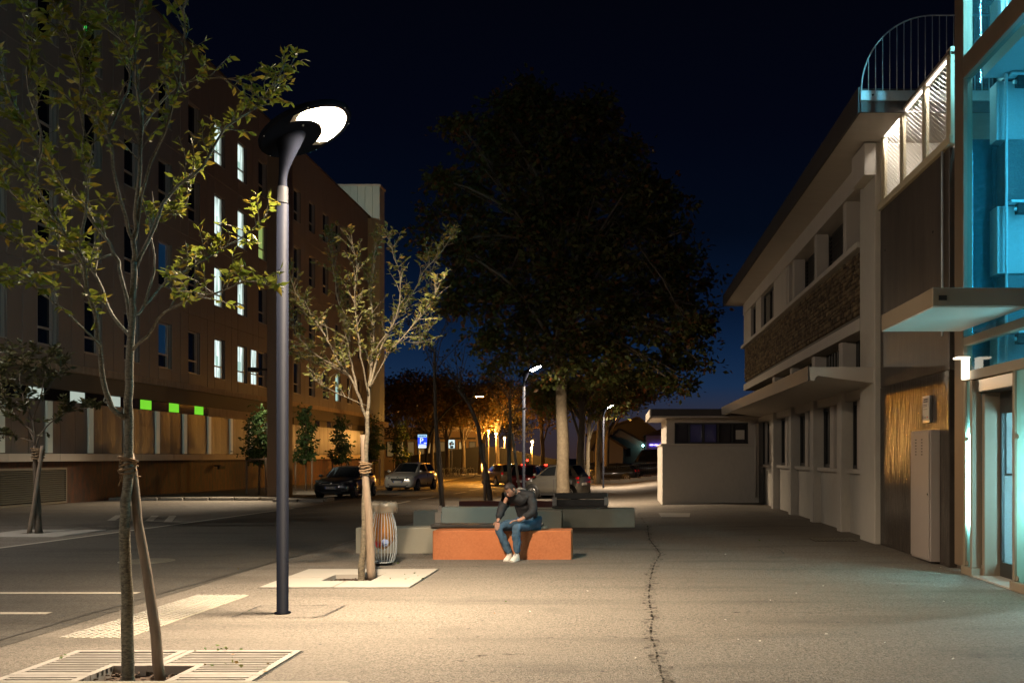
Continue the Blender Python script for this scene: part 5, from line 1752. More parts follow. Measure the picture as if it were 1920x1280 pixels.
YO = 40.3
oakblobs = []
random.seed(4)
for (u, v, r_) in ((985, 178, 26), (1000, 225, 62), (1080, 250, 78), (935, 285, 75), (862, 360, 55), (1020, 350, 120), (1150, 335, 88), (1225, 395, 58), (905, 455, 85), (1050, 470, 135), (1185, 475, 95),
                   (1265, 500, 48), (862, 555, 50), (960, 575, 80), (1100, 585, 110), (1215, 595, 75), (1282, 560, 42), (1288, 655, 40), (1235, 690, 52), (1140, 680, 66), (985, 655, 48), (1062, 660, 55),
                   (822, 342, 24), (835, 470, 28), (1300, 610, 28), (1125, 215, 40), (940, 215, 34), (868, 232, 20), (905, 630, 40)):
    u = 1056 + (u - 1056) * .96
    Yb = YO + random.uniform(-.5, .5) * (3.0 if r_ < 90 else 1.0)
    R_ = r_ / F * YO * .74
    oakblobs.append((at(u, v, Yb), (R_, max(R_, 1.6) * random.uniform(.9, 1.5), R_ * .9)))
bo = Vector(((1056 - CU) / F * YO, YO, g(-2, YO)))
for (u, v) in ((985, 160), (1006, 172), (1040, 186), (940, 226), (862, 234), (850, 242), (882, 282), (800, 345), (822, 332), (812, 395), (792, 440), (803, 470), (842, 522), (828, 570), (1105, 206), (1130, 236), (1165, 266),
               (1195, 276), (1206, 330), (1235, 340), (1256, 360), (1280, 380), (1256, 440), (1290, 432), (1308, 462), (1290, 490), (1333, 508), (1340, 528), (1300, 556), (1328, 586), (1318, 620), (1338, 650), (1332, 690),
               (1308, 690), (1284, 722), (1240, 760), (1206, 770), (900, 320), (880, 400), (870, 480), (905, 540), (1180, 420), (1240, 560), (1260, 640), (1030, 700), (1100, 720), (930, 690), (900, 650), (1170, 760), (960, 190), (1080, 200)):
    R_ = random.uniform(13, 26) / F * YO
    u = 1056 + (u - 1056) * .96
    if v > 730: continue
    oakblobs.append((at(u, v, YO + random.uniform(-1.6, 1.6)), (R_ * 1.3, R_ * 1.3, R_ * .75)))
crown_tree('broad_tree', 'broad thick-trunked tree with a huge dark crown in the centre', bo, [bo + Vector((0, 0, -.1)), at(1056, 860, YO), at(1054, 780, YO), at(1052, 700, YO), at(1050, 640, YO), at(1056, 560, YO), at(1050, 470, YO), at(1060, 380, YO), at(1050, 260, YO)],
           .29, oakblobs, 2150, 22, .25, LEAF['oak'], MT['oakbark'], 12, clump_r=.42)

# clipped little evergreens on frames along the office block
specs = [(485, 44.1, 4.1, 0, 'evergreen sapling on stakes, left of the brown pylon'), (573, 51.0, 4.6, 1, 'evergreen sapling on stakes, between the pylon and the dark car'),
         (640, 57.0, 4.2, 2, 'evergreen sapling on stakes above the dark hatchback'), (702, 64.0, 4.6, 3, 'evergreen sapling on stakes behind the speckled tree'), (752, 72.0, 4.6, 4, 'evergreen sapling on stakes above the silver car')]
for (u, Y, h, k, lab) in specs:
    x = (u - CU) / F * Y
    z = g(x, Y) + .12
    random.seed(40 + k)
    bl_ = []
    for q in range(9):
        t = q / 8
        w_ = (.95 * (1 - t) ** .7 + .12)
        bl_.append((Vector((x + random.uniform(-.35, .35) * w_, Y + random.uniform(-.3, .3), z + 1.75 + t * (h - 1.75))), (.38 * w_ + .12, .4 * w_ + .12, .28)))
    crown_tree('evergreen_sapling', lab, (x, Y, z), [Vector((x, Y, z - .1)), Vector((x + .03, Y, z + 1.5)), Vector((x, Y, z + h - .4))], .04, bl_, 110, 16, .17, LEAF['ever'], MT['darkbark'], 60 + k,
               group='evergreen saplings along the office block', limbs=False, clump_r=.22)
    fr_ = T('stake_frame', 'wooden stake frame round the ' + lab.replace(' on stakes', ''), 'stake frame', (x, Y, z), group='stake frames of the saplings')
    for (dx, dy) in ((-.45, -.3), (.45, -.3), (-.1, .35)):
        MB().tube([(x + dx, Y + dy, z - .1), (x + dx, Y + dy, z + 1.75)], .045, 7).build('stake', MT['stake'], fr_)
    MB().tube([(x - .5, Y - .3, z + 1.68), (x + .5, Y - .3, z + 1.68)], .04, 6).build('rail', MT['stake'], fr_)
    MB().tube([(x - .48, Y - .3, z + 1.6), (x - .08, Y + .37, z + 1.6)], .04, 6).build('rail', MT['stake'], fr_)
# ------------------------------------------------------------------ cars
def car(label, loc, rz, L_, W_, H_, paint, st, group='cars standing along the street'):
    """x forward, y to the car's left, z up. st: dict of profile numbers"""
    r = T('parked_car', label, 'car', loc, rz, group)
    hl, hw = L_ / 2, W_ / 2
    belt = st['belt']
    # lower body: (x, half width, z bottom, z top at centre, z shoulder)
    S = [(a * hl, b * hw, c_, d) for a, b, c_, d in st['body']]
    ring = []
    V_, F_ = [], []
    for (x, w_, zb, zt) in S:
        h = zt - zb
        half = [(0, zb), (.80 * w_, zb), (.95 * w_, zb + .10 * h), (w_, zb + .35 * h), (w_ * .995, zb + .62 * h), (w_ * .965, zb + .84 * h), (w_ * .88, zt - .02), (w_ * .55, zt + .012), (0, zt + .02)]
        pts_ = [(x, y, z) for y, z in half] + [(x, -y, z) for y, z in half[-2:0:-1]]
        V_ += pts_
    n = 16
    for i in range(len(S) - 1):
        for j in range(n):
            j2 = (j + 1) % n
            F_.append((i * n + j, i * n + j2, (i + 1) * n + j2, (i + 1) * n + j))
    F_.append(tuple(range(n))); F_.append(tuple(reversed(range((len(S) - 1) * n, len(S) * n))))
    body = MB().add(V_, F_, 0, True)
    # greenhouse
    xs_ = [a * hl for a in st['cab']]            # windscreen base, roof front, roof mid, roof rear, rear glass base
    zt_ = [belt - .02, H_ - .05, H_, H_ - .04, belt - .02]
    wt = [hw * .80, hw * .70, hw * .70, hw * .67, hw * .74]
    wb = [hw * .86, hw * .90, hw * .91, hw * .90, hw * .84]
    V_, F_ = [], []
    for x, z, a, b in zip(xs_, zt_, wt, wb):
        top = [(a, z - .05), (a * .92, z - .012), (a * .5, z + .01), (0, z + .015)]
        half = [(b, belt - .06)] + top
        V_ += [(x, y, q) for y, q in half] + [(x, -y, q) for y, q in half[-2::-1]]
    n = 9
    for i in range(4):
        for j in range(n - 1):
            F_.append((i * n + j, i * n + j + 1, (i + 1) * n + j + 1, (i + 1) * n + j))
    F_ += [tuple(range(n)), tuple(reversed(range(4 * n, 5 * n)))]
    cabV = [Vector(p) for p in V_]
    body.add(V_, F_, 0, True)
    b_ = body.build('body', paint, r, local=True, fix=True)
    # wheels and arches
    wr = st.get('wr', .31)
    wxs = (st['axles'][0] * hl, st['axles'][1] * hl)
    rim_me = tyre_me = None
    for x in wxs:
        for s_ in (1, -1):
            rot = Matrix.Translation((x, s_ * (hw - .10), wr)) @ Matrix.Rotation(rad(-90 * s_), 4, 'X')
            wa = Matrix.Translation((x, s_ * (hw - .11), wr + .02)) @ Matrix.Rotation(rad(-90 * s_), 4, 'X')
            MB().lathe([(wr + .065, -.04), (wr + .065, .117), (wr * .5, .118)], 28, wa).build('wheel_arch', MT['plastic'], r, local=True)
            wm = MB().lathe([(wr * .62, -.09), (wr * .94, -.09), (wr, -.06), (wr, .09), (wr * .95, .122), (wr * .66, .125), (wr * .64, .10), (0, .095)], 28, rot, capt=False, capb=False).build('tyre', MT['tyre'], r, local=True)
            rm = MB()
            rm.lathe([(wr * .66, .10), (wr * .66, .128), (wr * .58, .128), (wr * .56, .105)], 28, rot, capb=False, capt=False)
            rm.lathe([(wr * .16, .1), (wr * .14, .13), (0, .135)], 12, rot, capb=False, capt=False)
            ns = st.get('spokes', 8)
            for k in range(ns):
                a = 2 * math.pi * k / ns
                rm.tube([rot @ Vector((wr * .12 * math.cos(a), wr * .12 * math.sin(a), .12)), rot @ Vector((wr * .6 * math.cos(a), wr * .6 * math.sin(a), .118))], .018, 5)
            rm.build('rim', MT['rim'], wm, local=True)
    # glass: quads lifted off the greenhouse
    def q(i, j):
        return cabV[i * n + j]
    def pane(name, pts_, k=.90, lift=.012):
        c_ = sum(pts_, Vector()) / len(pts_)
        nn = (pts_[1] - pts_[0]).cross(pts_[2] - pts_[0])
        if nn.length < 1e-9: nn = (pts_[2] - pts_[1]).cross(pts_[3] - pts_[1])
        nn.normalize()
        if nn.dot(c_ - Vector((0, 0, belt - .3))) < 0: nn = -nn
        pp_ = [c_ + (p - c_) * k + nn * lift for p in pts_]
        MB().add(pp_, [tuple(range(len(pp_)))]).build(name, MT['carglass'], r, local=True)
    for nm, i in (('windscreen', 0), ('rear_window', 3)):
        a_, c2 = (q(i, 2), q(i, 6)), (q(i + 1, 2), q(i + 1, 6))
        lo, hi = (i, i + 1) if i == 0 else (i + 1, i)
        A = [q(lo, 1), q(lo, 2), q(lo, 3), q(lo, 4), q(lo, 5), q(lo, 6), q(lo, 7)]
        B = [q(hi, 1), q(hi, 2), q(hi, 3), q(hi, 4), q(hi, 5), q(hi, 6), q(hi, 7)]
        mbp = MB(); vs_ = []
        ce = (sum(A, Vector()) + sum(B, Vector())) / 14
        nx = 1 if i == 0 else -1
        for k_, row in ((0, A), (1, B)):
            for p in row:
                pp_ = ce + (p - ce) * .91
                vs_.append(pp_ + Vector((nx * .03, 0, .024)))
        mbp.add(vs_, [(k_, k_ + 1, k_ + 8, k_ + 7) for k_ in range(6)], 0, True)
        mbp.build(nm, MT['carglass'], r, local=True)
    for j0, j1 in ((0, 1), (8, 7)):
        sg = 1 if j0 == 0 else -1
        def low(i): return q(i, j0) + Vector((0, 0, .09))
        fm = .5
        mid_lo = low(1).lerp(low(2), .0); 
        front = [low(0).lerp(low(1), .35), low(2).lerp(low(1), .08), q(2, j1).lerp(q(1, j1), .08), q(1, j1)]
        rear = [low(2).lerp(low(3), .08), low(3).lerp(low(4), .45), q(3, j1), q(2, j1).lerp(q(3, j1), .08)]
        for w_ in (front, rear):
            pane('side_window', w_, .93, .010)
        # mirror
        mx_ = xs_[0] - .12
        MB().ellipsoid((mx_, sg * (hw + .06), belt + .06), (.07, .11, .075), 10, 6).build('wing_mirror', paint, r, local=True)
        # door seam and handle
        dx = xs_[2] + st.get('seam', .05) * hl
        MB().tube([(dx - .28, sg * (hw * 1.0 + .006), belt - .17), (dx - .10, sg * (hw * 1.0 + .012), belt - .165)], .016, 6).build('door_handle', paint, r, local=True)
        MB().box(dx, dx + .012, sg * (hw * .94), sg * (hw * 1.0 + .002), .32, belt - .12).build('door_seam', MT['plastic'], r, local=True)
        MB().box(wxs[1] + wr + .1, wxs[0] - wr - .1, sg * (hw * .94), sg * (hw + .006), .17, .26).build('side_skirt', MT['plastic'], r, local=True)
    # front: lamps, grille, plate, bumper intake
    fx, fw = S[0][0], S[0][1]
    zl = st.get('lampz', .68)
    for sg in (1, -1):
        e = [Vector((fx + .01, sg * fw * .70, zl - .09)), Vector((fx - .02, sg * fw * .66, zl + .03)), Vector((fx - .40, sg * hw * .94, zl + .13)), Vector((fx - .42, sg * hw * 1.0, zl + .03)), Vector((fx - .12, sg * fw * 1.04, zl - .09))]
        cen = sum(e, Vector()) / 5
        h = MB().add([p + Vector((.03, sg * .012, .012)) for p in e] + [p - Vector((.1, sg * .05, 0)) for p in e], [(0, 1, 2, 3, 4), (0, 5, 6, 1), (1, 6, 7, 2), (2, 7, 8, 3), (3, 8, 9, 4), (4, 9, 5, 0)]).build('headlight', MT['headlamp'], r, local=True, fix=True)
        MB().ellipsoid(cen + Vector((.06, sg * .03, 0)), (.03, .045, .045), 10, 6).build('lamp_reflector', MT['chrome'], h, local=True)
        MB().ellipsoid((fx - .015, sg * fw * .80, .36), (.04, .09, .045), 10, 6).build('fog_light', MT['chrome'], r, local=True)
    MB().prism([(-fw * .62, zl - .05), (-fw * .45, zl - .26), (fw * .45, zl - .26), (fw * .62, zl - .05)], fx - .06, fx + .022, 'x').build('grille', MT['plastic'], r, local=True, fix=True)
    MB().box(fx - .02, fx + .03, -fw * .6, fw * .6, zl - .055, zl - .035).build('grille_bar', MT['chrome'], r, local=True)
    MB().box(fx - .05, fx + .022, -fw * .72, fw * .72, .24, .32).build('lower_intake', MT['plastic'], r, local=True)
    pz = st.get('platez', .50)
    pl = MB().box(fx + .02, fx + .04, -.26, .26, pz - .055, pz + .055).build('number_plate', MT['plate'], r, local=True)
    for y in (-.235, .235):
        MB().box(fx + .0405, fx + .042, y - .022, y + .022, pz - .05, pz + .05).build('plate_band', MT['plateblue'], pl, local=True)
    if st.get('text'):
        text_obj('plate_text', st['text'], .095, MT['ink'], pl, (fx + .0415, 0, pz), (rad(90), 0, rad(90)), .001)
    em = MB()
    if st.get('emblem') == 'diamond':
        em.tube([(fx + .03, 0, zl + .06), (fx + .035, .06, zl - .03), (fx + .04, 0, zl - .12), (fx + .035, -.06, zl - .03), (fx + .03, 0, zl + .06)], .014, 5, cap=False)
    else:
        em.ellipsoid((fx + .02, 0, zl - .01), (.012, .035, .045), 10, 6)
    em.build('emblem', MT['chrome'], r, local=True)
    # rear: lamps, plate
    rx, rw = S[-1][0], S[-1][1]
    for sg in (1, -1):
        zr = st.get('tailz', .85)
        for dz in ((0,) if not st.get('twin') else (.09, -.09)):
            MB().ellipsoid((rx + .07, sg * rw * .90, zr + dz), (.10, .10, .13 if not st.get('twin') else .07), 10, 6).build('tail_light', MT['taillamp'], r, local=True)
    rp_ = MB().box(rx - .02, rx + .01, -.26, .26, .62, .73).build('number_plate', MT['plate'], r, local=True)
    if st.get('brake'):
        MB().box(xs_[3] - .14, xs_[3] - .02, -.10, .10, H_ - .01, H_ + .05).build('brake_light', MT['brake'], r, local=True)
    if st.get('rails'):
        for sg in (1, -1):
            MB().tube([(xs_[1] - .1, sg * hw * .66, H_ - .02), (xs_[1] - .25, sg * hw * .66, H_ + .045), (xs_[3] + .2, sg * hw * .66, H_ + .045), (xs_[3], sg * hw * .66, H_ - .02)], .016, 6).build('roof_rail', MT['chrome'], r, local=True)
    return r


def paint(name, c_, metal=.55, rough=.28):
    return M(name, c_, rough, metal, coat=.8)


HATCH = dict(belt=.96, body=[(1.0, .76, .26, .66), (.965, .90, .20, .72), (.84, .98, .18, .82), (.60, 1.0, .18, .91), (.42, 1.0, .18, .97), (0, 1.0, .18, .99), (-.6, 1.0, .18, 1.02), (-.86, .98, .19, 1.02), (-.97, .90, .22, .98), (-1.0, .84, .30, .90)],
             cab=[.44, .06, -.25, -.72, -.97], axles=(.60, -.66), lampz=.70, wr=.31, spokes=8)
MPV = dict(belt=1.06, body=[(1.0, .78, .26, .72), (.965, .92, .20, .80), (.86, .99, .18, .90), (.66, 1.0, .18, 1.0), (.46, 1.0, .18, 1.07), (0, 1.0, .18, 1.09), (-.6, 1.0, .18, 1.10), (-.9, .98, .19, 1.08), (-.98, .92, .22, 1.0), (-1.0, .86, .30, .92)],
           cab=[.54, .14, -.2, -.76, -.98], axles=(.60, -.66), lampz=.76, wr=.32, spokes=7)
ESTATE = dict(belt=.98, body=HATCH['body'], cab=[.44, .08, -.25, -.84, -.99], axles=(.58, -.62), lampz=.70, wr=.32, spokes=6, rails=True)
MICRO = dict(belt=1.02, body=[(1.0, .74, .28, .60), (.93, .90, .22, .76), (.78, .98, .20, .90), (.55, 1.0, .19, 1.02), (.2, 1.0, .19, 1.06), (-.3, 1.0, .19, 1.08), (-.75, .99, .20, 1.08), (-.94, .93, .23, 1.02), (-1.0, .86, .32, .9)],
             cab=[.62, .12, -.2, -.68, -.98], axles=(.66, -.70), lampz=.74, wr=.30, spokes=12, twin=True)


def on_ground(u, v):
    p = gp(u, v)
    return p


hz = g(-12.6, 44) + .004
h = dict(HATCH, text='FP-253-ZS', platez=.50)
car('dark grey parked hatchback facing the viewer, half behind the speckled tree', (-12.95, 44.4, hz), rad(-94), 3.97, 1.78, 1.46, paint('slate_paint', (.045, .052, .058)), h)
m_ = dict(MPV, text='CX-418-RT', platez=.52, emblem='diamond')
car('silver parked people carrier facing the viewer on the kerb behind the dark hatchback', (-12.5, 56.3, g(-12.5, 56) + .02), rad(-99), 4.26, 1.84, 1.62, paint('silver_paint', (.68, .65, .58)), m_)
car('small two-tone silver and black city car behind the thick tree trunk', (-2.80, 42.6, g(-2.8, 42.6)), rad(158), 2.7, 1.58, 1.54, paint('pewter_paint', (.19, .18, .155)), MICRO)
car('bronze estate car with roof rails seen from behind on the orange-lit street', (-8.35, 66.5, g(-8, 66) + .02), rad(116), 4.4, 1.78, 1.50, paint('bronze_paint', (.28, .20, .11)), ESTATE)
car('dark red car with a glowing brake light between the lamp and the silver city car', (-4.85, 50.5, g(-5, 50)), rad(84), 3.9, 1.75, 1.52, paint('red_paint', (.16, .012, .010)), dict(HATCH, brake=True))
car('dark car with its brake light on, mostly behind the silver city car', (-4.6, 62.5, g(-5, 62)), rad(84), 3.9, 1.75, 1.50, paint('night_paint', (.05, .05, .05)), dict(HATCH, brake=True))
# black trim of the city car: rear quarter and hatch
# vehicles in the dark yard on the right
yardcars = 'vehicles parked in the dark yard'
car('black car parked in the dark yard left of the van', (-.5, 78, g(0, 78)), rad(168), 4.2, 1.8, 1.5, paint('black_paint', (.02, .02, .022)), HATCH, yardcars)
car('dark estate parked at the left end of the dark yard', (-3.0, 84, g(-3, 84)), rad(160), 4.3, 1.8, 1.5, paint('navy_paint', (.018, .02, .03)), ESTATE, yardcars)
car('tall dark van parked in the dark yard by the annex', (3.1, 80, 0), rad(172), 4.6, 1.9, 2.3, paint('van_paint', (.022, .022, .026)), dict(MPV, belt=1.25, cab=[.72, .45, 0, -.95, -.995]), yardcars)

# ------------------------------------------------------------------ the seated person
def skin_mesh(name, chains, mat, parent, sub=2, roots=None, folds=0.0):
    """chains: list of lists of (point, radius[, radius2]); chains share a vertex when the points coincide"""
    vs_, es, rs = [], [], []
    idx = {}
    rootset = []
    for ch in chains:
        prev = None
        for q in ch:
            p, r_ = Vector(q[0]), q[1]
            r2 = q[2] if len(q) > 2 else r_
            key = tuple(round(x, 4) for x in p)
            if key not in idx:
                idx[key] = len(vs_); vs_.append(p); rs.append((r_, r2))
            i = idx[key]
            if prev is not None and prev != i: es.append((prev, i))
            prev = i
    me = bpy.data.meshes.new(name)
    off = WL[parent.name]
    me.from_pydata([p - off for p in vs_], es, [])
    me.materials.append(mat)
    o = link(name, me, parent, None, off)
    md = o.modifiers.new('skin', 'SKIN')
    md.use_smooth_shade = True
    sl = me.skin_vertices[0].data if me.skin_vertices else None
    if sl is None:
        bpy.context.view_layer.objects.active = o
        bpy.context.view_layer.update()
        sl = me.skin_vertices[0].data
    # one root per connected component
    comp = list(range(len(vs_)))
    def find(a):
        while comp[a] != a: a = comp[a]
        return a
    for a, b in es:
        comp[find(a)] = find(b)
    seen = set()
    for i in range(len(vs_)):
        sl[i].radius = rs[i]
        c_ = find(i)
        sl[i].use_root = c_ not in seen
        seen.add(c_)
    sd = o.modifiers.new('subdivision', 'SUBSURF')
    sd.levels = sd.render_levels = sub
    if folds:
        tx = bpy.data.textures.get('cloth_folds') or bpy.data.textures.new('cloth_folds', 'CLOUDS')
        tx.noise_scale = .09
        dm = o.modifiers.new('folds', 'DISPLACE'); dm.texture = tx; dm.strength = folds; dm.mid_level = .5; dm.texture_coords = 'LOCAL'
    return o


PS = M('skin', (.42, .215, .14), .5)
JK = M('black_jacket', (.009, .0095, .012), .75, n=(30, (.016, .017, .02), .25), bump=(14, .5, .02))
JN = M('blue_jeans', (.035, .075, .125), .85, n=(20, (.055, .11, .17), .25), bump=(22, .45, .012))
SH = M('white_trainers', (.72, .68, .6), .6, n=(25, (.62, .58, .5), .2))
HD = M('grey_hood', (.20, .185, .165), .85, bump=(18, .4, .015))
HR = M('dark_hair', (.035, .02, .015), .6, bump=(40, .5, .01))
V3 = Vector
pz0 = (-1.62, 15.42, 0)
pe = T('person', 'person in a black jacket, blue jeans and white trainers sitting bowed on the orange block', 'person', pz0)
hipC = V3((-1.50, 15.60, .60))
hipL, hipR = V3((-1.63, 15.58, .58)), V3((-1.40, 15.56, .58))
waist, chest, neckb = V3((-1.52, 15.58, .76)), V3((-1.60, 15.46, .96)), V3((-1.67, 15.36, 1.09))
neck, head = V3((-1.705, 15.305, 1.115)), V3((-1.765, 15.20, 1.155))
shL, shR = V3((-1.83, 15.41, 1.04)), V3((-1.44, 15.36, 1.045))
knL, knR = V3((-1.97, 15.19, .545)), V3((-1.66, 15.10, .555))
anL, anR = V3((-1.775, 15.24, .11)), V3((-1.655, 15.17, .12))
elL, elR = V3((-1.94, 15.36, .80)), V3((-1.38, 15.22, .80))
wrL, wrR = V3((-1.965, 15.22, .655)), V3((-1.60, 15.10, .665))
body_ = [
    [(hipC, .10, .08), (waist, .09, .07), (chest, .10, .07), (neckb, .05), (neck, .05), (neck + V3((-.02, -.035, .02)), .052)],
    [(neckb, .05), (shL, .04), (elL, .036), (wrL, .028)], [(neckb, .05), (shR, .04), (elR, .036), (wrR, .028)],
    [(hipC, .10, .08), (hipL, .08), (knL, .055), (anL, .038)], [(hipC, .10, .08), (hipR, .08), (knR, .055), (anR, .038)],
]
def hand(w_, d_, side, lay):
    """palm and five fingers lying along d_, spread along side, bending towards lay"""
    out = []
    palm = w_ + d_ * .05
    knk = w_ + d_ * .085
    out.append([(w_, .028), (palm, .034, .018)])
    for k, (s_, l_) in enumerate(((-.030, .070), (-.010, .080), (.011, .076), (.031, .060))):
        a = palm + side * s_ * .6
        b = knk + side * s_
        out.append([(a, .010), (b, .0095), (b + d_ * l_ * .55 + lay * l_ * .18, .0085), (b + d_ * l_ * .85 + lay * l_ * .62, .0075)])
    a = w_ + d_ * .03 - side * .022
    out.append([(a, .011), (a - side * .032 + d_ * .022, .010), (a - side * .045 + d_ * .055 + lay * .012, .0085)])
    return out
dl = V3((-.05, -.60, -.62)).normalized()
body_ += hand(wrL, dl, V3((1, -.1, 0)).normalized(), V3((0, .1, -1)))
dr_ = V3((-.95, -.15, -.05)).normalized()
body_ += hand(wrR, dr_, V3((0, -1, .1)).normalized(), V3((-.2, 0, -.9)))
skin_mesh('body', body_, PS, pe)
# head with face, bowed
q = (head - neck).normalized()
fwd = V3((-.42, -.62, -.66)).normalized()
up_ = (V3((-.3, -.35, .9)) - fwd * fwd.dot(V3((-.3, -.35, .9)))).normalized()
rt = fwd.cross(up_).normalized()
HM = Matrix((rt, -fwd, up_)).transposed()           # local x right, y back, z up
hd_ = MB()
vs_, fs_ = [], []
N_, K_ = 20, 14
for i in range(K_ + 1):
    th = math.pi * i / K_
    for j in range(N_):
        ph = 2 * math.pi * j / N_
        p = V3((.074 * math.sin(th) * math.cos(ph), .095 * math.sin(th) * math.sin(ph), .118 * math.cos(th)))
        if p.z < 0:
            k = 1 - .30 * (-p.z / .118) ** 1.4
            p.x *= k
            if p.y > 0: p.y *= 1 - .35 * (-p.z / .118)
        if p.y < -.06 and abs(p.x) < .045 and -.012 < p.z < .03: p.y += .010      # eye hollows
        vs_.append(head + HM @ p)
for i in range(K_):
    for j in range(N_):
        j2 = (j + 1) % N_
        fs_.append((i * N_ + j, (i + 1) * N_ + j, (i + 1) * N_ + j2, i * N_ + j2))
hd_.add(vs_, fs_, 0, True)
hd_.ellipsoid(head + HM @ V3((0, -.100, -.022)), (.014, .020, .028), 10, 8, HM)
for s_ in (1, -1):
    hd_.ellipsoid(head + HM @ V3((s_ * .075, .008, -.005)), (.012, .022, .032), 10, 8, HM)
ho = hd_.build('head', PS, pe)
for s_ in (1, -1):
    MB().ellipsoid(head + HM @ V3((s_ * .030, -.083, .012)), (.012, .008, .008), 10, 6, HM).build('eye', MT['paper'], ho)
    MB().ellipsoid(head + HM @ V3((s_ * .030, -.0905, .011)), (.005, .003, .005), 8, 6, HM).build('pupil', MT['ink'], ho)
    MB().ellipsoid(head + HM @ V3((s_ * .030, -.090, .030)), (.020, .006, .004), 8, 6, HM).build('eyebrow', HR, ho)
MB().ellipsoid(head + HM @ V3((0, -.086, -.062)), (.024, .010, .007), 10, 6, HM).build('mouth', M('lips', (.35, .12, .1), .5), ho)
hair = MB(); vs_ = []
for i in range(9):
    th = math.pi * .58 * i / 8
    for j in range(24):
        ph = 2 * math.pi * j / 24
        cut = th if math.sin(ph) > -.35 else min(th, math.pi * .30)
        k = 1.07 + .04 * noise.noise(V3((math.cos(ph) * 4, math.sin(ph) * 4, th * 5)))
        vs_.append(head + HM @ (V3((.076 * math.sin(cut) * math.cos(ph), .098 * math.sin(cut) * math.sin(ph), .121 * math.cos(cut))) * k))
hair.add(vs_, [(i * 24 + j, (i + 1) * 24 + j, (i + 1) * 24 + (j + 1) % 24, i * 24 + (j + 1) % 24) for i in range(8) for j in range(24)], 0, True).build('hair', HR, pe)
# clothes, one layer outside the body
skin_mesh('jacket', [
    [(hipC + V3((0, .0, .02)), .20, .17), (waist, .195, .165), (chest, .215, .165), (neckb + V3((.01, .02, -.015)), .125), (neckb.lerp(neck, .6) + V3((.01, .02, .0)), .085)],
    [(neckb + V3((.01, .02, -.015)), .125), (shL, .10), (shL.lerp(elL, .5), .085), (elL, .078), (elL.lerp(wrL, .5), .066), (wrL.lerp(elL, .08), .052)],
    [(neckb + V3((.01, .02, -.015)), .125), (shR, .105), (shR.lerp(elR, .5), .088), (elR, .080), (elR.lerp(wrR, .5), .066), (wrR.lerp(elR, .25), .054)]], JK, pe, 3, None, .045)
skin_mesh('jeans', [
    [(hipC + V3((0, 0, -.01)), .15, .13), (hipL, .118), (hipL.lerp(knL, .55), .096), (knL, .080), (knL.lerp(anL, .45), .068), (anL + V3((0, 0, -.01)), .056)],
    [(hipC + V3((0, 0, -.01)), .15, .13), (hipR, .118), (hipR.lerp(knR, .55), .098), (knR, .082), (knR.lerp(anR, .45), .07), (anR + V3((0, 0, -.01)), .058)]], JN, pe, 3, None, .04)
skin_mesh('hood', [[(neckb + V3((.12, .03, .0)), .05, .05), (neckb + V3((.06, .10, .02)), .085, .06), (neckb + V3((-.06, .10, .0)), .065, .05)],
                   [(neckb + V3((.06, .10, .02)), .085, .06), (neckb + V3((.045, .04, .08)), .07)]], HD, pe, 3, None, .05)
for (an_, d_) in ((anL, V3((-.22, -1, 0)).normalized()), (anR, V3((-.30, -1, 0)).normalized())):
    heel = an_ + V3((0, .03, 0)); heel.z = .05
    sd_ = V3((-d_.y, d_.x, 0))
    vs_, fs_ = [], []
    st = [(-.045, .030, .075), (-.02, .042, .125), (.04, .046, .125), (.09, .048, .098), (.15, .053, .072), (.20, .047, .055), (.235, .028, .038)]
    for (t, w_, hh) in st:
        c_ = heel + d_ * t; c_.z = 0
        for (a, b) in ((-1, .0), (-1.02, .3), (-.9, .62), (-.5, .94), (0, 1.0), (.5, .94), (.9, .62), (1.02, .3), (1, 0)):
            vs_.append(c_ + sd_ * a * w_ + V3((0, 0, .004 + b * hh)))
    for i in range(len(st) - 1):
        for j in range(8):
            fs_.append((i * 9 + j, i * 9 + j + 1, (i + 1) * 9 + j + 1, (i + 1) * 9 + j))
        fs_.append((i * 9 + 8, i * 9, (i + 1) * 9, (i + 1) * 9 + 8))
    fs_ += [tuple(range(9)), tuple(reversed(range((len(st) - 1) * 9, len(st) * 9)))]
    sh = MB().add(vs_, fs_, 0, True).build('trainer', SH, pe, fix=True)
    so = MB()
    so.prism([(heel.x + d_.x * t + sd_.x * a * w_ * 1.07, heel.y + d_.y * t + sd_.y * a * w_ * 1.07) for a, seq in ((1, st), (-1, st[::-1])) for (t, w_, hh) in seq], .002, .026, 'z')
    so.build('sole', SH, sh, fix=True)
    for k in range(4):
        c_ = heel + d_ * (.05 + .022 * k); c_.z = .130 - .011 * k
        MB().tube([c_ - sd_ * .022, c_ + V3((0, 0, .004)), c_ + sd_ * .022], .0035, 5).build('lace', MT['paper'], sh)

# ------------------------------------------------------------------ the far street
# curved sodium street light over the road
Yc = 74.0
cl = T('curved_street_light', 'dark curved street light pole arching over the orange-lit road', 'street light', ((799 - CU) / F * Yc, Yc, g(-15, Yc)))
pth = [Vector((cl.location.x, Yc, cl.location.z))] + [at(u, v, Yc) for u, v in ((799, 868), (802, 835), (810, 808), (822, 788), (842, 766), (866, 750), (893, 742))]
MB().tube(dense(pth, 4, 0), [.11 - .06 * i / 28 for i in range(29)], 10).build('pole', MT['lampblack'], cl)
hp_ = pth[-1]
hd_ = MB().cbox(hp_.x - .1, hp_.x + .65, Yc - .16, Yc + .16, hp_.z - .06, hp_.z + .08, .02).build('lamp_head', MT['lampblack'], cl)
MB().box(hp_.x, hp_.x + .55, Yc - .12, Yc + .12, hp_.z - .075, hp_.z - .062).build('lens', MT['sodium'], hd_)


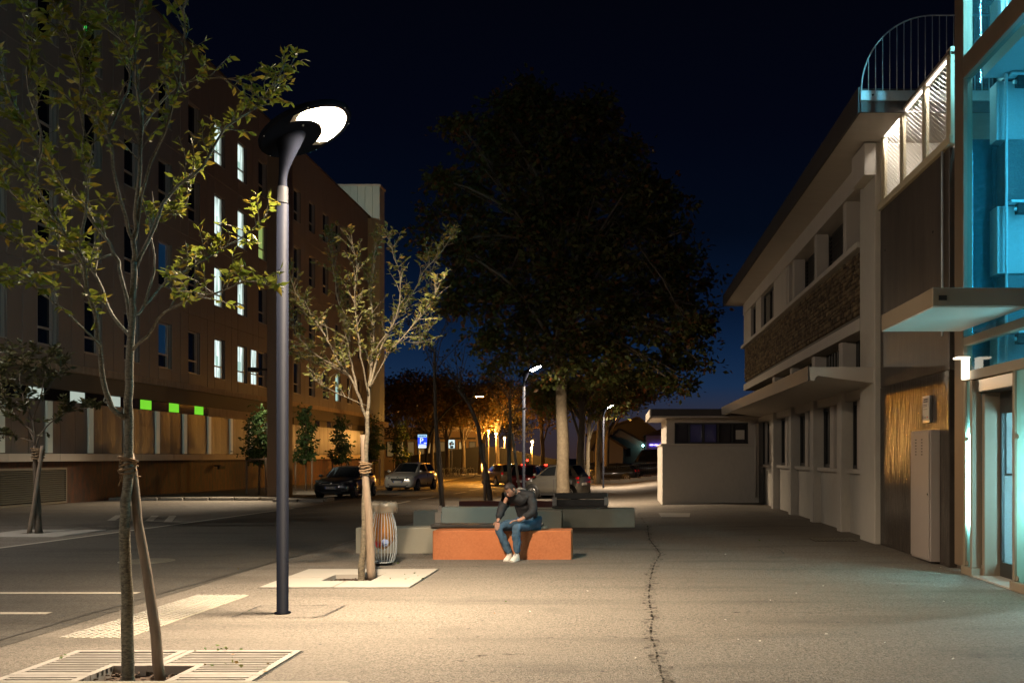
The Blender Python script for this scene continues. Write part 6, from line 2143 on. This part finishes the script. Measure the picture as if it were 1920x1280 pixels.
def sodium_post(label, x, y, h, arm=0.0, glob=.10, group='sodium street lights of the far street', mat='sodium2', post=.06):
    z = g(x, y)
    r = T('street_light', label, 'street light', (x, y, z), group=group)
    MB().tube([(x, y, z), (x, y, z + h)], post, 8).build('pole', MT['cream'], r)
    if arm:
        MB().tube([(x, y, z + h - .05), (x + arm * .5, y, z + h + .12), (x + arm, y, z + h + .1)], .035, 6).build('arm', MT['cream'], r)
    hd_ = MB().ellipsoid((x + arm, y, z + h + .12), (glob * 1.2, glob * 1.2, glob * .8), 12, 8).build('globe', MT[mat], r)
    return r


for (u, v, Y, lab, arm) in ((916, 807, 112, 'tall twin sodium street light, leftmost over the dark ramp wall', 0), (930, 813, 108, 'sodium street light in front of a tree trunk, right of the twin one', 0),
                            (946, 821, 118, 'sodium street light left of the second lamp post', 0), (962, 821, 122, 'bright sodium street light just left of the second lamp post', 0),
                            (998, 828, 112, 'sodium street light right of the second lamp post', 0), (996, 840, 140, 'low sodium street light right of the second lamp post', 0)):
    p = at(u, v, Y)
    sodium_post(lab, p.x, Y, p.z - g(p.x, Y) - .12, arm)
p = gp(904, 890)
sodium_post('short glowing bollard light beside the bronze estate car', at(904, 861, 70).x, 70, at(904, 861, 70).z - g(-9, 70) - .1, 0, .09, 'bollard lights by the street', 'sodium2', .05)
# sodium street lights of the left kerb, beyond the left edge of the view
for (x, y, lab) in ((-17.5, 17.0, 'sodium street light on the left pavement near the louvred vent, beyond the view'), (-13.2, 1.0, 'sodium street light on the left pavement beside the viewer')):
    z = g(x, y)
    r = T('curved_street_light', lab, 'street light', (x, y, z))
    MB().tube(dense([(x, y, z), (x, y, z + 4), (x + .2, y, z + 5.6), (x + .9, y, z + 6.6), (x + 1.8, y, z + 6.9)], 4, 0), [.10 - .05 * i / 16 for i in range(17)], 10).build('pole', MT['lampblack'], r)
    hd_ = MB().cbox(x + 1.7, x + 2.4, y - .15, y + .15, z + 6.84, z + 6.98, .02).build('lamp_head', MT['lampblack'], r)
    MB().ellipsoid((x + 2.05, y, z + 6.83), (.26, .11, .10), 12, 8).build('lens', emit_mat('sodium_bowl', (1.0, .90, .80), 1300.0) if 'sodium_bowl' not in bpy.data.materials else bpy.data.materials['sodium_bowl'], hd_)

# parking sign
Ys = 76.0
pz_ = at(793, 827, Ys)
ps = T('parking_sign', 'lit blue parking sign with a white P on a post', 'sign', (pz_.x, Ys, g(-16, Ys)))
MB().tube([(pz_.x - .28, Ys + .05, g(-16, Ys)), (pz_.x - .28, Ys + .05, pz_.z)], .05, 8).build('post', MT['galv'], ps)
MB().cbox(pz_.x - .42, pz_.x + .36, Ys - .08, Ys + .08, pz_.z - .56, pz_.z + .56, .01).build('housing', MT['lampblack'], ps)
pn = MB().box(pz_.x - .40, pz_.x + .34, Ys - .086, Ys - .081, pz_.z - .36, pz_.z + .32).build('panel', emit_mat('sign_blue', (.02, .06, .8), 1.3), ps)
we = emit_mat('sign_white', (.75, .85, 1.0), 1.3)
hdp = MB().box(pz_.x - .40, pz_.x + .34, Ys - .086, Ys - .081, pz_.z + .33, pz_.z + .55).build('header', emit_mat('sign_header', (.45, .75, 1.0), .9), ps)
for k in range(5):
    MB().box(pz_.x - .33 + .125 * k, pz_.x - .24 + .125 * k, Ys - .089, Ys - .087, pz_.z + .39, pz_.z + .49).build('lettering', emit_mat('sign_letter', (.05, .2, .5), .5) if k == 0 else bpy.data.materials['sign_letter'], hdp)
text_obj('letter', 'P', .62, we, ps, (-.10, -.09, pz_.z + .03 - g(-16, Ys)), (rad(90), 0, 0), .001)
for k in range(3):
    MB().box(pz_.x + .10 + .075 * k, pz_.x + .155 + .075 * k, Ys - .089, Ys - .087, pz_.z - .18, pz_.z - .10).build('symbol', we, pn)
MB().box(pz_.x - .34, pz_.x + .28, Ys - .089, Ys - .087, pz_.z - .32, pz_.z - .25).build('lettering', we, pn)
MB().box(pz_.x - .36, pz_.x + .30, Ys - .086, Ys - .081, pz_.z - .54, pz_.z - .38).build('lower_panel', we, ps)
# lit poster
Yq = 104
q_ = at(847, 832, Yq)
po = T('lit_poster', 'small lit advertising poster on a post before the dark ramp wall', 'poster', (q_.x, Yq, q_.z - 1.2))
MB().cbox(q_.x - .38, q_.x + .38, Yq - .06, Yq + .06, q_.z - .5, q_.z + .5, .01).build('case', MT['lampblack'], po)
pf = MB().box(q_.x - .34, q_.x + .34, Yq - .07, Yq - .061, q_.z - .46, q_.z + .46).build('sheet', emit_mat('poster_light', (.7, .9, .9), 1.0), po)
for (a, b, c_, d, co) in ((-.18, .2, -.44, -.2, (.02, .02, .03)), (-.26, .0, -.15, .18, (.5, .25, .18)), (.02, .26, -.1, .12, (.12, .25, .14)), (-.1, .15, .16, .3, (.05, .35, .3))):
    MB().box(q_.x + a, q_.x + b, Yq - .075, Yq - .071, q_.z + c_, q_.z + d).build('printed_shape', M('poster_ink', co, .6), pf)
MB().tube([(q_.x, Yq, -1.0), (q_.x, Yq, q_.z - .5)], .05, 8).build('post', MT['galv'], po)

# ramp wall, orange-lit building, verge
rw = T('ramp_wall', 'long dark ramp wall behind the far row of trees', 'wall', (-18, 116, -.4))
MB().prism([((742 - CU) / F * 116, -.6), ((742 - CU) / F * 116, 1.55), ((900 - CU) / F * 116, 2.95), ((938 - CU) / F * 116, 2.8), ((1012 - CU) / F * 116, 1.7), ((1050 - CU) / F * 116, 1.2), ((1050 - CU) / F * 116, -.6)], 116, 117, 'y').build('wall', MT['black'], rw, fix=True)
ob = T('shop_building', 'low orange-lit building with a flat banded roof beyond the parking sign', 'building', (-28, 132, -.4))
x0, x1 = (715 - CU) / F * 132, (892 - CU) / F * 132
MB().box(x0, x1, 132, 142, -.6, 5.2).build('wall', M('ochre_render', (.42, .30, .18), .8, n=(.6, (.3, .21, .12), .3)), ob)
MB().cbox(x0 - .5, x1 + .5, 131, 143, 5.2, 5.8, .02).build('roof_band', M('cream_band', (.5, .4, .28), .6), ob)
MB().box(x0, x1, 131.9, 131.99, 4.1, 4.35).build('cornice', MT['eave'], ob)
for k in range(9):
    xx = x0 + .8 + k * 1.45
    wd = MB().box(xx, xx + 1.0, 131.86, 131.99, 1.6, 3.8).build('window', MT['frame'], ob)
    MB().box(xx + .08, xx + .92, 131.84, 131.86, 1.7, 3.7).build('pane', M('shop_pane', (.05, .04, .03), .2, emit=((1.0, .6, .2), .10 + .25 * (k % 3 == 1))), wd)
for k, (u, v) in enumerate(((783, 884), (796, 884))):
    p = at(u, v, 78); z = g(p.x, 78)
    single(MB().lathe([(.11, 0), (.11, .75), (.14, .78), (.14, .9), (.08, .98)], 14, Matrix.Translation((p.x, 78, z + .1))), 'bollard', MT['kerb'], ('left' if k == 0 else 'right') + ' one of two stubby pale bollards behind the silver car', 'bollard', group='stubby bollards')

# bicycle racks with bicycles
for k in range(5):
    u = 826 + 14 * k
    p = at(u, 884, 92); z = g(p.x, 92)
    single(MB().tube([(p.x - .35, 92, z), (p.x - .35, 92, z + .8), (p.x - .25, 92, z + .9), (p.x + .25, 92, z + .9), (p.x + .35, 92, z + .8), (p.x + .35, 92, z)], .03, 7), 'bicycle_stand', MT['galv'],
           ('leftmost', 'second', 'middle', 'fourth', 'rightmost')[k] + ' of the five tubular bicycle stands, counted from the left', 'bicycle stand', group='tubular bicycle stands')
for k in range(4):
    u = 833 + 14 * k
    p = at(u, 884, 91); z = g(p.x, 91)
    bk = T('bicycle', ('leftmost', 'second', 'third', 'rightmost')[k] + ' of the four dark bicycles at the tubular stands', 'bicycle', (p.x, 91, z), group='bicycles at the stands')
    for dx in (-.5, .5):
        MB().tube([(p.x + dx + .33 * math.cos(a), 91, z + .34 + .33 * math.sin(a)) for a in [2 * math.pi * i / 18 for i in range(19)]], .018, 5, cap=False).build('wheel', MT['tyre'], bk)
    MB().tube([(p.x - .5, 91, z + .34), (p.x - .15, 91, z + .85), (p.x + .38, 91, z + .85), (p.x, 91, z + .32), (p.x - .15, 91, z + .85)], .018, 5, cap=False).tube([(p.x + .5, 91, z + .34), (p.x + .36, 91, z + 1.0)], .018, 5).build('frame', MT['galv'], bk)
    MB().ellipsoid((p.x - .18, 91, z + .95), (.12, .06, .03), 8, 5).build('saddle', MT['plastic'], bk)
    MB().tube([(p.x + .36, 90.8, z + 1.02), (p.x + .36, 91.2, z + 1.02)], .015, 5).build('handlebar', MT['galv'], bk)

# traffic signal
p = at(989, 862.5, 96)
ts = T('traffic_signal', 'traffic signal showing red right of the second lamp post', 'traffic light', (p.x, 96, g(p.x, 96)))
MB().tube([(p.x, 96.1, g(p.x, 96)), (p.x, 96.1, p.z + .5)], .05, 8).build('pole', MT['galv'], ts)
MB().cbox(p.x - .14, p.x + .14, 95.9, 96.05, p.z - .65, p.z + .2, .01).build('housing', MT['plastic'], ts)
MB().ellipsoid((p.x, 95.88, p.z), (.11, .03, .11), 12, 8).build('red_lens', MT['brake'], ts)

# houses on the right
hw_ = M('house_render', (.40, .34, .26), .85, n=(1, (.34, .28, .21), .3))
hw2 = M('house_render_grey', (.22, .20, .19), .85)
hr_ = M('house_roof', (.05, .04, .035), .8)
def house(label, X0, X1, Y, dep, eave_z, peak_x, peak_z, mat, wins=(), z0=-.5):
    r = T('house', label, 'house', ((X0 + X1) / 2, Y, z0), group='gabled houses beyond the dark yard')
    MB().prism([(X0, z0), (X0, eave_z), (peak_x, peak_z), (X1, eave_z), (X1, z0)], Y, Y + dep, 'y').build('wall', mat, r, fix=True)
    for (a, b) in (((X0, eave_z), (peak_x, peak_z)), ((peak_x, peak_z), (X1, eave_z))):
        d_ = Vector((b[0] - a[0], b[1] - a[1])).normalized()
        nrm = Vector((-d_.y, d_.x))
        if nrm.y < 0: nrm = -nrm
        A = Vector(a) - d_ * (.4 if a[0] == X0 else 0); B = Vector(b) + d_ * (.4 if b[0] == X1 else 0)
        MB().prism([(A.x + nrm.x * .01, A.y + nrm.y * .01), (B.x + nrm.x * .01, B.y + nrm.y * .01), (B.x + nrm.x * .2, B.y + nrm.y * .2), (A.x + nrm.x * .2, A.y + nrm.y * .2)], Y - .5, Y + dep + .3, 'y').build('roof', hr_, r, fix=True)
    for (a, b, c_, d) in wins:
        f = MB().box(a, b, Y - .05, Y - .003, c_, d).build('window', MT['frame'], r)
        MB().box(a + .07, b - .07, Y - .065, Y - .051, c_ + .07, d - .07).build('pane', MT['darkglass'], f)
    return r
house('small grey gabled house nearest the trees, right of the row of trunks', -2.6, .45, 96, 8, 2.6, -1.75, 4.0, hw2)
house('beige gabled house with one small window by the cyan lamp', -1.6, 2.75, 101, 9, 3.1, .1, 4.6, hw_, ((.75, 1.3, 1.7, 2.6),))
house('taller orange-lit gabled building behind the beige house', -4.2, 5.6, 126, 12, 4.6, 2.6, 6.9, M('ochre_wall', (.04, .033, .025), .85))
nb_ = T('neon_building', 'dark low building with a blue neon strip behind the annex', 'building', (4.2, 99, -.2))
MB().box(2.9, 9, 99, 107, -.5, 3.9).build('wall', hw2, nb_)
MB().prism([(2.7, 3.9), (9, 3.9), (9, 4.6), (6, 5.2)], 98.6, 107.4, 'y').build('roof', hr_, nb_, fix=True)
for k in range(5):
    MB().box(3.3 + .5 * k, 3.68 + .5 * k, 98.9, 98.96, 2.85, 2.95).build('neon_strip', emit_mat('blue_neon', (.15, .12, 1.0), 14.0) if k == 0 else bpy.data.materials['blue_neon'], nb_)
wl_ = T('wall_lamp', 'cyan-white wall lamp at the corner of the beige house', 'wall lamp', (2.62, 100.4, 2.6))
MB().ellipsoid((2.62, 100.5, 2.85), (.13, .13, .13), 12, 8).build('globe', emit_mat('cyan_globe', (.35, .9, 1.0), 9.0), wl_)
MB().box(2.58, 2.66, 100.6, 101, 2.83, 2.88).build('bracket', MT['plastic'], wl_)

# fence of the dark yard
fe = T('yard_fence', 'dark bar fence along the front of the yard', 'fence', (1.2, 72, -.2))
for k in range(46):
    x = -2.2 + k * .15
    z = g(x, 72)
    MB().box(x - .012, x + .012, 71.98, 72.02, z, z + 1.35).build('bar', MT['plastic'], fe)
for zz in (.15, 1.25):
    for k in range(9):
        xa = -2.2 + k * .76
        za_ = g(xa + .38, 72)
        MB().box(xa, xa + .755, 71.97, 72.03, za_ + zz, za_ + zz + .05).build('rail', MT['plastic'], fe)
kb = T('low_wall', 'low stone kerb wall under the yard fence', 'wall', (1.2, 71.6, -.3))
for k in range(9):
    xa = -2.3 + k * .8
    MB().cbox(xa, xa + .785, 71.4, 71.7, -.6, g(xa + .4, 71.5) + .28, .02).build('stone', MT['kerb'], kb)

# ---- trees of the far street
rows_ = [(761, 100, 'street tree with a leafy crown left of the parking sign', 'orange'), (811, 106, 'street tree with an amber crown right of the parking sign', 'orange'), (839, 108, 'street tree beside the lit poster', 'orange'),
         (868, 110, 'street tree between the poster and the bollard light', 'orange'), (900, 108, 'street tree at the bollard light', 'orange'), (933, 112, 'street tree above the bronze estate car', 'far'),
         (1017, 104, 'street tree with an amber crown just left of the thick trunk', 'orange')]
for k, (u, Y, lab, mt) in enumerate(rows_):
    x = (u - CU) / F * Y; z = g(x, Y)
    random.seed(100 + k)
    bb = []
    for q in range(7):
        a = random.uniform(0, 6.28)
        bb.append((Vector((x + 2.2 * math.cos(a), Y + 2.0 * math.sin(a), z + random.uniform(6.2, 10.0))), (1.9, 1.9, 1.3)))
    bb.append((Vector((x, Y, z + 8.5)), (2.4, 2.4, 1.9)))
    crown_tree('street_tree', lab, (x, Y, z), [Vector((x, Y, z - .1)), Vector((x + random.uniform(-.1, .1), Y, z + 2.5)), Vector((x + random.uniform(-.2, .2), Y, z + 5.0)), Vector((x, Y, z + 8.0))], .27, bb, 260, 17, .34, LEAF[mt], MT['bark2'], 130 + k,
               group='street trees along the far road', clump_r=.8)
for k, (u, Y, top, wd_, lab) in enumerate(((742, 128, 690, 62, 'tall dark tree beyond the street, next to the office block'), (800, 130, 705, 55, 'tall dark tree beyond the parking sign'), (850, 134, 690, 60, 'tall dark tree beyond the lit poster'),
                                           (905, 138, 700, 60, 'tall dark tree beyond the curved street light'), (960, 140, 705, 55, 'tall dark tree beyond the second lamp post'))):
    x = (u - CU) / F * Y; z = g(x, Y)
    random.seed(160 + k)
    zt = at(u, top, Y).z
    bb = []
    for q in range(8):
        bb.append((Vector((x + random.uniform(-1, 1) * wd_ / F * Y * .6, Y + random.uniform(-2, 2), random.uniform(5.5, zt - 1.6))), (wd_ / F * Y * .55, 2.4, 1.8)))
    crown_tree('background_tree', lab, (x, Y, z), [Vector((x, Y, z)), Vector((x, Y, z + 4)), Vector((x + .2, Y, zt - 2))], .3, bb, 330, 14, .42, LEAF['far'], MT['darkbark'], 170 + k, group='dark trees beyond the street', clump_r=.9)
trs = [(1089, 58, .30, 'dark-trunked tree right behind the thick trunk', 'oak', MT['darkbark'], 735, 60), (1102, 64, .16, 'slim pale-barked tree right of the thick trunk', 'oak', MT['bark2'], 745, 45),
       (1121, 70, .24, 'brown-trunked tree left of the farthest lamp', 'oak', MT['bark2'], 735, 62), (1137, 78, .26, 'brown-trunked tree just right of the farthest lamp', 'oak', MT['bark2'], 730, 62)]
for k, (u, Y, r0, lab, lm_, bm_, vc, rp_) in enumerate(trs):
    x = (u - CU) / F * Y; z = g(x, Y)
    random.seed(190 + k)
    bb = []
    for q in range(7):
        bb.append((at(u + random.uniform(-1, 1) * rp_ + (35 if k > 1 else 0), vc + random.uniform(-28, 22), Y + random.uniform(-1.5, 1.5)), (1.5, 1.6, 1.0)))
    crown_tree('plaza_tree', lab, (x, Y, z), [Vector((x, Y, z - .1)), Vector((x, Y, z + 2.2)), Vector((x + .1, Y, z + 4.2)), Vector((x, Y, z + 6.2))], r0, bb, 240, 16, .27, LEAF[lm_], bm_, 200 + k, group='plaza trees behind the thick trunk', clump_r=.6)

# old chewing gum and specks trodden into the plaza
random.seed(91)
gm = MB()
for k in range(170):
    x = random.uniform(-3.4, 5.0); y = random.uniform(5.2, 24)
    if any(h[0] - .05 < x < h[1] + .05 and h[2] - .05 < y < h[3] + .05 for h in HOLES): continue
    r_ = random.uniform(.008, .024); z = g(x, y) + .0015
    n_ = 7
    ring = [(x + r_ * random.uniform(.7, 1.1) * math.cos(2 * math.pi * i / n_), y + r_ * random.uniform(.7, 1.1) * math.sin(2 * math.pi * i / n_), z) for i in range(n_)]
    gm.add(ring + [(x, y, z + .003)], [(i, (i + 1) % n_, n_) for i in range(n_)])
gm.build('gum_spots', MT['seam'], kind='stuff')
lt_ = MB()
for k in range(26):
    p = gp(random.uniform(820, 1880), random.uniform(1020, 1270))
    lt_.rbox((p.x, p.y, p.z + .008), (random.uniform(.01, .03), random.uniform(.006, .018), .006), 0, 0, Matrix.Rotation(random.uniform(0, 6), 3, 'Z') @ Matrix.Rotation(.3, 3, 'X'))
lt_.build('paper_scraps', MT['paper'], kind='stuff')

# fallen leaves on the paving, weeds
P_, D_, Ls = [], [], []
random.seed(77)
for (u, v, n, su, sv) in ((440, 1250, 16, 30, 8), (410, 1220, 14, 20, 1.5), (760, 1085, 10, 22, 5), (125, 1235, 3, 12, 3), (1010, 925, 0, 1, 1), (560, 1180, 4, 200, 40), (1300, 1120, 5, 300, 90), (850, 1150, 6, 200, 60), (742, 1055, 3, 4, 2)):
    for k in range(n):
        p = gp(u + random.gauss(0, su), v + random.gauss(0, sv))
        P_.append((p.x, p.y, p.z + .022)); D_.append((random.gauss(0, 1), random.gauss(0, 1), .12)); Ls.append(random.uniform(.02, .055))
V, Q = leaves_np(np.array(P_), np.array(D_), np.array(Ls), np.array(Ls) * .55)
o = np_mesh('fallen_leaves', V, Q, LEAF['fallen'], None, (0, 0, 0), 'stuff')
